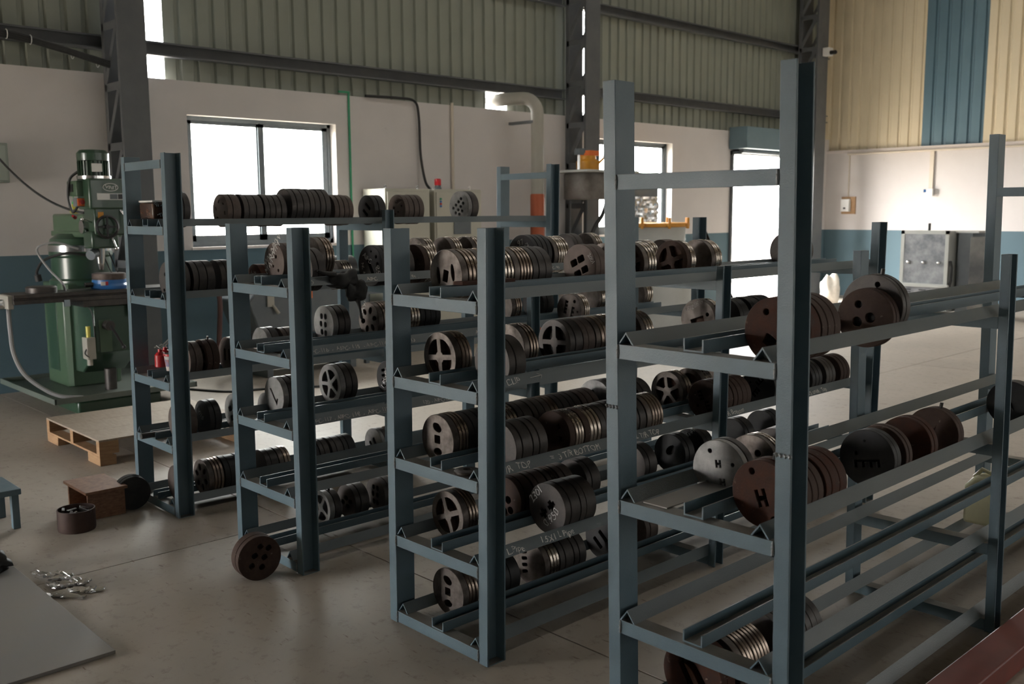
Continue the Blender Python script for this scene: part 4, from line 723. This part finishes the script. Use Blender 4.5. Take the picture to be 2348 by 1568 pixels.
one('steel_tube', MB().tube([p0, at('A', .255, .60, RK['A']['z'][4] + .025)], .018, 16), milld, 'dark steel tube lying in a rack channel with its end sticking out', 'tube', p0)
# black glove draped over a rail
gp_ = at('B', .497, .36, RK['B']['z'][1] + .045)
mg = blob(gp_ + Vector((.02, 0, -.03)), (.032, .085, .05), 8, 12, .3); mg2 = blob(gp_ + Vector((.03, .055, -.09)), (.03, .06, .055), 9, 12, .35); mg._add(mg2.v, mg2.f)
mg.tube(spline([gp_ + Vector((.03, .07, -.13)), gp_ + Vector((.033, .078, -.17)), gp_ + Vector((.033, .085, -.215)), gp_ + Vector((.033, .09, -.235))]), .02, 8, [.018, .016, .014, .012, .011, .010, .009, .008, .008, .008, .008, .009, .009, .009, .009, .009, .008, .007, .006])
mg.tube(spline([gp_ + Vector((.02, -.06, -.0)), gp_ + Vector((.02, -.12, .015)), gp_ + Vector((.015, -.16, .03))]), .02, 8, [.02, .018, .016, .014, .012, .011, .010, .009, .008, .008, .007, .006, .005])
one('rubber_glove', mg, rubber, 'limp black rubber glove hanging over a rail of the second rack', 'glove', gp_, smooth=75)
p = at('C', .42, .055, RK['C']['z'][3]); one('flat_ring', MB().rev([(.018, .001), (.052, .001), (.054, .004), (.054, .012), (.05, .015), (.03, .018), (.018, .018)], p, n=32, closed=True), milld, 'dark flat steel ring lying on the third-rack shelf edge', 'steel ring', p)
p = at('C', .27, .14, RK['C']['z'][1] + .0425); one('flat_bar', MB().box(p + Vector((-.03, 0, 0)), p + Vector((.03, .30, .014))), d_rust, 'rusty flat steel bar lying under the three-slot die', 'steel bar', p)
p = at('D', .135, .26, RK['D']['z'][2] + .001); one('steel_strip', MB().box(p + Vector((-.05, 0, .0)), p + Vector((.05, .20, .004))).box(p + Vector((-.05, -.18, 0)), p + Vector((.05, 0, .004))), platem, 'bare grey steel strip lying under the double-H die', 'steel strip', p)
p = at('D', .145, 2.98, RK['D']['z'][4] + .044); jc = thing('jerrycan', p, 'dirty yellowish plastic jerrycan standing low in the fourth rack', 'jerrycan')
MB().prism([(-.09, 0), (.09, 0), (.09, .20), (.05, .27), (-.04, .27), (-.09, .21)], 'y', -.07, .07, Matrix.Translation(p)).build('body', canm, jc, bev=.02); MB().tube([p + Vector((-.06, 0, .25)), p + Vector((-.02, 0, .30)), p + Vector((.04, 0, .28))], .012).build('handle', canm, jc); MB().cyl(p + Vector((.06, 0, .25)), p + Vector((.075, 0, .285)), .02).build('cap', yellowm, jc); MB().box(p + Vector((.091, -.04, .06)), p + Vector((.093, .04, .13))).build('label', yellowm, jc)
rb = MB().prism([(.47, .001), (.61, .001), (.61, .10), (.47, .10)], 'y', .1, 3.7); one('red_oxide_beam', rb, redox, 'red oxide painted steel box beam lying on the floor along the fourth rack', 'beam', (.54, 1.9, .001), bev=.008)

# ------------------------------------------------------------------ along the window wall
def cabinet(y0, y1, lab):
    c = thing('control_cabinet', (-8.5, (y0 + y1) / 2, 0), lab, 'electrical cabinet', 'cream electrical cabinets')
    MB().box((-8.76, y0, .10), (-8.27, y1, 2.12)).build('carcass', creamm, c, bev=.006); MB().box((-8.74, y0 + .02, 0), (-8.30, y1 - .02, .10)).build('plinth', greym, c)
    MB().box((-8.27, y0 + .025, .14), (-8.25, y1 - .025, 2.08)).build('door', creamm, c, bev=.005)
    for y_ in (y0 + .10, y1 - .10): MB().rev([(.014, -.004), (.022, 0), (.014, .004), (.010, 0)], (-8.4, y_, 2.148), axis='x', n=16, closed=True).cyl((-8.4, y_, 2.12), (-8.4, y_, 2.128), .014).build('lifting_eye', chrome, c)
    return c
c1 = cabinet(4.91, 5.63, 'cream electrical cabinet by the green conduit, its side lit by the window'); MB().cyl((-8.25, 5.38, 1.40), (-8.22, 5.38, 1.40), .035).build('rotary_isolator', redm, c1); MB().box((-8.249, 5.10, 1.83), (-8.246, 5.16, 1.86)).build('sticker', bluem, c1)
c2 = cabinet(5.71, 6.54, 'cream electrical cabinet with a red beacon on top'); MB().box((-8.249, 6.02, 1.52), (-8.235, 6.32, 1.80)).build('vent_panel', greym, c2, bev=.004)
for z_, m_ in ((1.99, greenc), (1.955, bluem), (1.925, redm), (1.895, bluem)): MB().cyl((-8.25, 5.80, z_), (-8.235, 5.80, z_), .014).build('push_button', m_, c2)
bc = thing('warning_beacon', (-8.45, 5.92, 2.12), 'red warning beacon on a grey base standing on the cream cabinet', 'beacon'); MB().rev([(.05, .001), (.05, .02), (.04, .03), (.04, .055)], (-8.45, 5.92, 2.12), n=20).build('base', greym, bc); MB().rev([(.042, .055), (.045, .06), (.045, .135), (.03, .145)], (-8.45, 5.92, 2.12), n=20).build('lens', mat('beacon_lens', (.62, .02, .03), rough=.25), bc)
one('wall_cable', MB().tube(spline([(-8.77, 5.0, 3.315), (-8.76, 5.5, 3.325), (-8.75, 5.78, 3.30), (-8.75, 5.85, 3.1), (-8.75, 5.87, 2.6), (-8.7, 5.90, 2.25), (-8.62, 5.92, 2.125)]), .018, 8), rubber, 'thick black cable dropping down the white wall to the cabinets', 'cable', (-8.75, 5.85, 2.13))
one('green_conduit', MB().cyl((-8.785, 4.75, .9), (-8.785, 4.75, 3.34), .014).cyl((-8.785, 4.60, 3.34), (-8.785, 4.76, 3.34), .014), greenc, 'thin green conduit running up the white wall beside the window', 'conduit', (-8.785, 4.75, .9))
one('cream_conduit', MB().cyl((-8.775, 6.46, 1.9), (-8.775, 6.46, 3.33), .022), condm, 'cream plastic conduit running up the white wall behind the beacon', 'conduit', (-8.775, 6.46, 1.9))
du = thing('extraction_duct', (-8.25, 7.62, 0), 'grey extraction duct bending from an orange base up to the wall opening', 'duct')
MB().tube([(-8.25, 7.62, 1.0), (-8.25, 7.62, 3.22)] + [(-8.25 - .2 * (1 - math.cos(t)) * 1.0, 7.62 - .09 * (1 - math.cos(t)), 3.22 + .22 * math.sin(t)) for t in [i * hp / 6 for i in range(1, 7)]] + [(-8.7, 7.42, 3.44), (-9.0, 7.36, 3.435)], .092, 20).build('pipe', ductm, du)
MB().rev([(.105, 0), (.105, 2.05), (.095, 2.07)], (-8.25, 7.62, .001), n=20).build('orange_base', mat('orange_paint', (.42, .10, .04), (.36, .085, .035), rough=.5, scale=3), du); MB().box((-8.25, 7.58, 3.08), (-8.75, 7.52, 3.12)).build('bracket', steelc, du)
fu = thing('retort_furnace', (-7.9, 8.36, 0), 'dark steel retort drum under a pale plate carrying a yellow valve', 'furnace')
MB().rev([(.37, 0), (.38, .02), (.38, .36), (.37, .38)], (-7.9, 8.36, 1.99), n=40).build('drum', drumst, fu); MB().box((-8.36, 7.80, 2.372), (-7.44, 8.95, 2.405)).build('lid_plate', vesselm, fu, bev=.004)
for x_, y_ in ((-8.30, 7.98), (-8.30, 8.74), (-8.30, 8.36)): MB().cyl((x_, y_, .001), (x_, y_, 2.372), .02).build('support_leg', steelc, fu)
v_ = MB().rev([(.16, 0), (.17, .02), (.17, .14), (.14, .16), (.12, .17), (.12, .22)], (-7.9, 8.32, 2.405), n=28).build('valve_body', yellowm, fu); MB().box((-7.98, 8.24, 2.625), (-7.80, 8.46, 2.70)).build('valve_actuator', orangem, v_, bev=.006); MB().cyl((-7.74, 8.36, 2.50), (-7.68, 8.44, 2.60), .018).build('valve_lever', yellowm, v_); MB().ball((-7.675, 8.45, 2.615), .032, 8).build('lever_ball', redm, v_)
g1 = MB().cyl((-7.75, 7.96, 2.405), (-7.75, 7.96, 2.62), .022).build('gauge_stem', chrome, fu); MB().box((-7.80, 7.92, 2.62), (-7.70, 8.02, 2.70)).cyl((-7.80, 7.95, 2.68), (-7.72, 8.06, 2.68), .035).build('gauge_head', bluem if False else greym, g1)
MB().box((-8.3, 7.9, .3), (-7.5, 8.8, 1.25)).build('lower_housing', vesselm, fu, bev=.02)
MB().tube(spline([(-7.6, 7.95, 1.3), (-7.55, 8.1, 1.6), (-7.6, 8.3, 1.75), (-7.7, 8.5, 1.9)]), .03, 8).build('hose', rubber, fu)
ve = thing('pressure_vessel', (-7.92, 9.95, 0), 'pale grey pressure vessel with a yellow clamped lid under the far window', 'vessel')
MB().rev([(.62, 0), (.62, 1.15), (.50, 1.22), (.48, 1.24), (.48, 1.56)], (-7.92, 9.95, .001), n=44).build('body', vesselm, ve); MB().rev([(.50, 1.56), (.53, 1.57), (.53, 1.62), (.50, 1.63)], (-7.92, 9.95, .001), n=44).build('clamp_ring', yellowm, ve)
for i in range(8):
    a = i * PI / 4 + .3; q = Matrix.Translation((-7.92 + .53 * math.cos(a), 9.95 + .53 * math.sin(a), 1.60)) @ Matrix.Rotation(a, 4, 'Z'); MB().cbox((0, 0, 0), (.07, .09, .05), q).cyl(q @ Vector((.02, 0, -.06)), q @ Vector((.02, 0, .11)), .022).build('lid_clamp', yellowm, ve, bev=.004)
def crinkle(o, wy, wz, amp, n, m):
    mb = MB(); rn = random.Random(21); G = [[Vector((o[0] + rn.uniform(-amp, amp), o[1] + wy * i / n, o[2] + wz * j / n)) for j in range(n + 1)] for i in range(n + 1)]
    vs = [G[i][j] for i in range(n + 1) for j in range(n + 1)]; N_ = len(vs); vs += [v - Vector((.02, 0, 0)) for v in vs]; k_ = n + 1
    fs = []
    for i in range(n):
        for j in range(n): a = i * k_ + j; fs += [(a, a + k_, a + k_ + 1, a + 1), (N_ + a, N_ + a + 1, N_ + a + k_ + 1, N_ + a + k_)]
    for i in range(n):
        for (a, b) in ((i, i + 1), (i * k_, (i + 1) * k_), (n * k_ + i, n * k_ + i + 1), (i * k_ + n, (i + 1) * k_ + n)): fs.append((a, b, N_ + b, N_ + a))
    return mb._add(vs, fs)
fp_ = thing('insulation_blanket', (-8.70, 10.6, 1.44), 'silvery crumpled insulation blanket hung inside the far window', 'blanket'); crinkle((-8.70, 10.30, 1.44), .72, .62, .022, 16, foilm).build('foil', foilm, fp_, smooth=10); MB().box((-8.73, 10.30, 2.06), (-8.71, 11.02, 2.46)).build('plain_upper_sheet', greym, fp_)
one('leaning_channel', MB().prism([(-.05, -.03), (.05, -.03), (.05, -.024), (-.044, -.024), (-.044, .024), (.05, .024), (.05, .03), (-.05, .03)], 'z', 0, 2.02, frame((-7.75, 12.05, .02), (1, 0, 0), (0, .81, .58)) ), milld, 'dark steel channel leaning against the pale pressure vessel', 'steel channel', (-7.75, 12.05, .02))
# grey machine behind the first rack
gm_ = thing('grey_machine', (-7.9, 3.4, 0), 'grey power hacksaw machine with an orange plate below the window', 'machine')
MB().prism([(2.75, .50), (4.05, .44), (4.15, .62), (4.15, 1.06), (2.80, 1.06), (2.62, .86)], 'x', -8.35, -7.65).build('body', greym, gm_, bev=.02)
for y_ in (2.85, 3.95): MB().box((-8.3, y_, 0), (-7.7, y_ + .07, .5)).build('leg_panel', greym, gm_)
MB().box((-7.65, 3.20, .86), (-7.645, 3.42, .97)).build('orange_plate', orangem, gm_); MB().box((-7.648, 3.15, .86), (-7.643, 3.20, .97)).build('white_plate', whitem, gm_)
MB().cyl((-7.95, 3.75, 1.16), (-7.95, 4.15, 1.16), .15, n=28).build('motor_drum', blackp, gm_); MB().box((-8.2, 2.7, 1.06), (-7.75, 3.6, 1.14)).build('top_slide', milld, gm_, bev=.01)
MB().tube([(-7.62, 2.60, 1.0), (-7.55, 2.55, .96), (-7.52, 2.44, .96)], .012).ball((-7.52, 2.42, .96), .02, 6).build('crank_handle', chrome, gm_); MB().box((-7.64, 2.84, .80), (-7.62, 2.92, .92)).cyl((-7.63, 2.90, .82), (-7.60, 2.96, .72), .018).build('latch_lever', ductm, gm_)
MB().tube(spline([(-8.2, 2.50, 1.12), (-8.0, 2.44, 1.05), (-7.9, 2.42, .85), (-7.9, 2.40, .55), (-7.95, 2.40, .3)]), .028, 8).build('coolant_hose', mat('brown_hose', (.12, .06, .055), rough=.5), gm_)
bn = thing('side_bench', (-8.2, 4.5, 0), 'grey steel bench standing between the hacksaw and the cream cabinets', 'bench'); MB().box((-8.6, 4.22, .84), (-7.8, 4.84, .88)).build('top', greym, bn)
for x_ in (-8.58, -7.86):
    for y_ in (4.24, 4.77): MB().box((x_, y_, 0), (x_ + .05, y_ + .05, .84)).build('leg', greym, bn)
cr = thing('wooden_crate', (-8.1, 4.5, .881), 'pale flat wooden crate lying on the grey side bench', 'crate')
for i in range(4): MB().box((-8.35 + i * .12, 4.28, .96), (-8.35 + i * .12 + .11, 4.72, .975)).build('plank', woodm, cr)
for y_ in (4.28, 4.68): MB().box((-8.35, y_, .881), (-7.88, y_ + .04, .96)).build('side_plank', woodm, cr)
one('white_carton', MB().box((-8.30, 4.42, .976), (-8.05, 4.66, 1.09)), whitem, 'small white carton standing on the pale wooden crate', 'carton', (-8.17, 4.54, .976), bev=.003)
cb = thing('girt_cables', (-8.6, .2, 3.5), 'bundle of black cables tied along the steel girt above the mill', 'cables')
for i in range(3): MB().tube(spline([(-8.70 + .02 * i, -2.0, 3.66 + .02 * i), (-8.68, -.5, 3.62 + .015 * i), (-8.66 + .01 * i, .6, 3.56 + .02 * i), (-8.62, 1.1, 3.48 + .015 * i), (-8.55, 1.64, 3.34 + .02 * i)]), .02, 7).build('cable', rubber, cb)
for y_, z_ in ((.68, 3.57), (.9, 3.54), (1.3, 3.44), (1.55, 3.38)): MB().rev([(.045, -.004), (.05, 0), (.045, .004), (.042, 0)], (-8.64, y_, z_), axis='y', n=14, closed=True).build('cable_tie', whitem, cb)
# ------------------------------------------------------------------ along the back wall
wc = thing('wash_cabinet', (-5.35, 14.4, 0), 'smeared glass-fronted steel wash cabinet standing before the blue dado', 'wash cabinet')
MB().box((-5.77, 14.07, .08), (-4.95, 14.75, 1.45)).build('carcass', vesselm, wc, bev=.008)
for a, b in (((-5.77, .56), (-5.71, 1.46)), ((-5.01, .56), (-4.95, 1.46)), ((-5.77, 1.40), (-4.95, 1.46)), ((-5.77, .50), (-4.95, .56))): MB().box((a[0], 14.045, a[1]), (b[0], 14.07, b[1])).build('door_frame_bar', alum if b[1] > 2 else vesselm, wc)
MB().box((-5.71, 14.055, .56), (-5.01, 14.066, 1.40)).build('glass_front', dirtyg, wc); MB().box((-5.74, 14.05, .10), (-4.98, 14.07, .50)).build('lower_panel', dirtyg, wc); MB().box((-5.80, 14.0, .50), (-4.92, 14.07, .55)).build('ledge', vesselm, wc)
for x_ in (-5.62, -5.36, -5.10): MB().ball((x_, 14.035, .92), .03, 8).build('knob', chrome, wc)
for x_ in (-5.62, -5.36, -5.10):
    for z_ in (.32, .36, .40, .44): MB().box((x_ - .06, 14.04, z_), (x_ + .06, 14.052, z_ + .015)).build('louvre', blackp, wc)
MB().cyl((-5.40, 14.3, 1.45), (-5.40, 14.3, 1.58), .025).build('vent_stub', blackp, wc); MB().tube([(-4.93, 14.10, .95), (-4.90, 14.08, .85), (-4.90, 14.08, .62), (-4.93, 14.10, .52)], .025).build('door_handle', blackp, wc)
gc = thing('narrow_cabinet', (-4.82, 14.5, 0), 'narrow blue-grey cabinet squeezed beside the wash cabinet', 'cabinet'); MB().box((-4.90, 14.30, .001), (-4.66, 14.85, 1.42)).build('carcass', greym, gc, bev=.006); MB().box((-4.94, 14.28, 1.42), (-4.56, 14.9, 1.45)).build('top_board', vesselm, gc)
dc = thing('stained_cabinet', (-4.5, 14.4, 0), 'dark stained metal cabinet with a pale edge post', 'cabinet'); MB().box((-4.64, 14.15, .001), (-4.32, 14.29, 1.36)).build('panel', mat('stained_panel', (.03, .03, .03), (.17, .16, .14), rough=.5, scale=1.6), dc, bev=.006); MB().box((-4.31, 14.15, .001), (-4.25, 14.2, 1.36)).build('edge_post', whitem, dc)
one('pale_sack', blob((-7.42, 14.7, .27), (.17, .14, .30), 31, 14, .22), rockm, 'pale crumpled sack standing on the floor by the bright doorway', 'sack', (-7.42, 14.7, 0), smooth=75)
so = thing('socket_box', (-8.25, 16.88, 1.75), 'white socket box on a small brown wooden board on the far wall', 'socket box'); MB().box((-8.41, 16.87, 1.73), (-8.10, 16.898, 2.09)).build('board', woodm, so); MB().box((-8.38, 16.78, 1.78), (-8.20, 16.87, 2.04)).build('box', whitem, so, bev=.006); MB().cyl((-8.29, 16.78, 1.85), (-8.29, 16.75, 1.85), .02).build('socket', blackp, so)
one('feed_conduit', MB().cyl((-8.27, 16.885, 2.09), (-8.27, 16.885, 2.99), .013), condm, 'thin pale conduit running down to the socket box', 'conduit', (-8.27, 16.885, 2.09))
bs = thing('drop_socket', (-6.53, 16.88, 2.1), 'cream drop trunking with a blue plug on the far white wall', 'socket'); MB().box((-6.57, 16.86, 2.10), (-6.49, 16.898, 2.98)).build('trunking', condm, bs); MB().box((-6.60, 16.80, 2.08), (-6.46, 16.87, 2.22)).build('box', whitem, bs, bev=.005); MB().cyl((-6.60, 16.82, 2.18), (-6.64, 16.80, 2.18), .03).build('plug', bluem, bs)
one('wall_pipe', MB().cyl((-8.3, 16.84, 2.97), (2.5, 16.84, 2.97), .022), condm, 'long thin pipe running along the top of the far white wall', 'pipe', (-3, 16.84, 2.97))
cc = thing('wall_camera', (-8.3, 15.85, 4.9), 'small white security camera on the corner steel column', 'camera'); MB().box((-8.35, 15.75, 4.86), (-8.20, 15.90, 5.02)).build('mount_box', whitem, cc, bev=.006); MB().cyl((-8.20, 15.80, 4.92), (-8.05, 15.72, 4.90), .04).build('camera_body', blackp, cc)

one('floor_cable', MB().tube(spline([(-7.9, 1.75, .012), (-7.6, 1.91, .012), (-7.19, 2.14, .012), (-7.06, 2.52, .012), (-6.7, 3.1, .012)]), .012, 7), rubber, 'black cable trailing across the bright floor behind the first rack', 'cable', (-7.19, 2.14, 0))
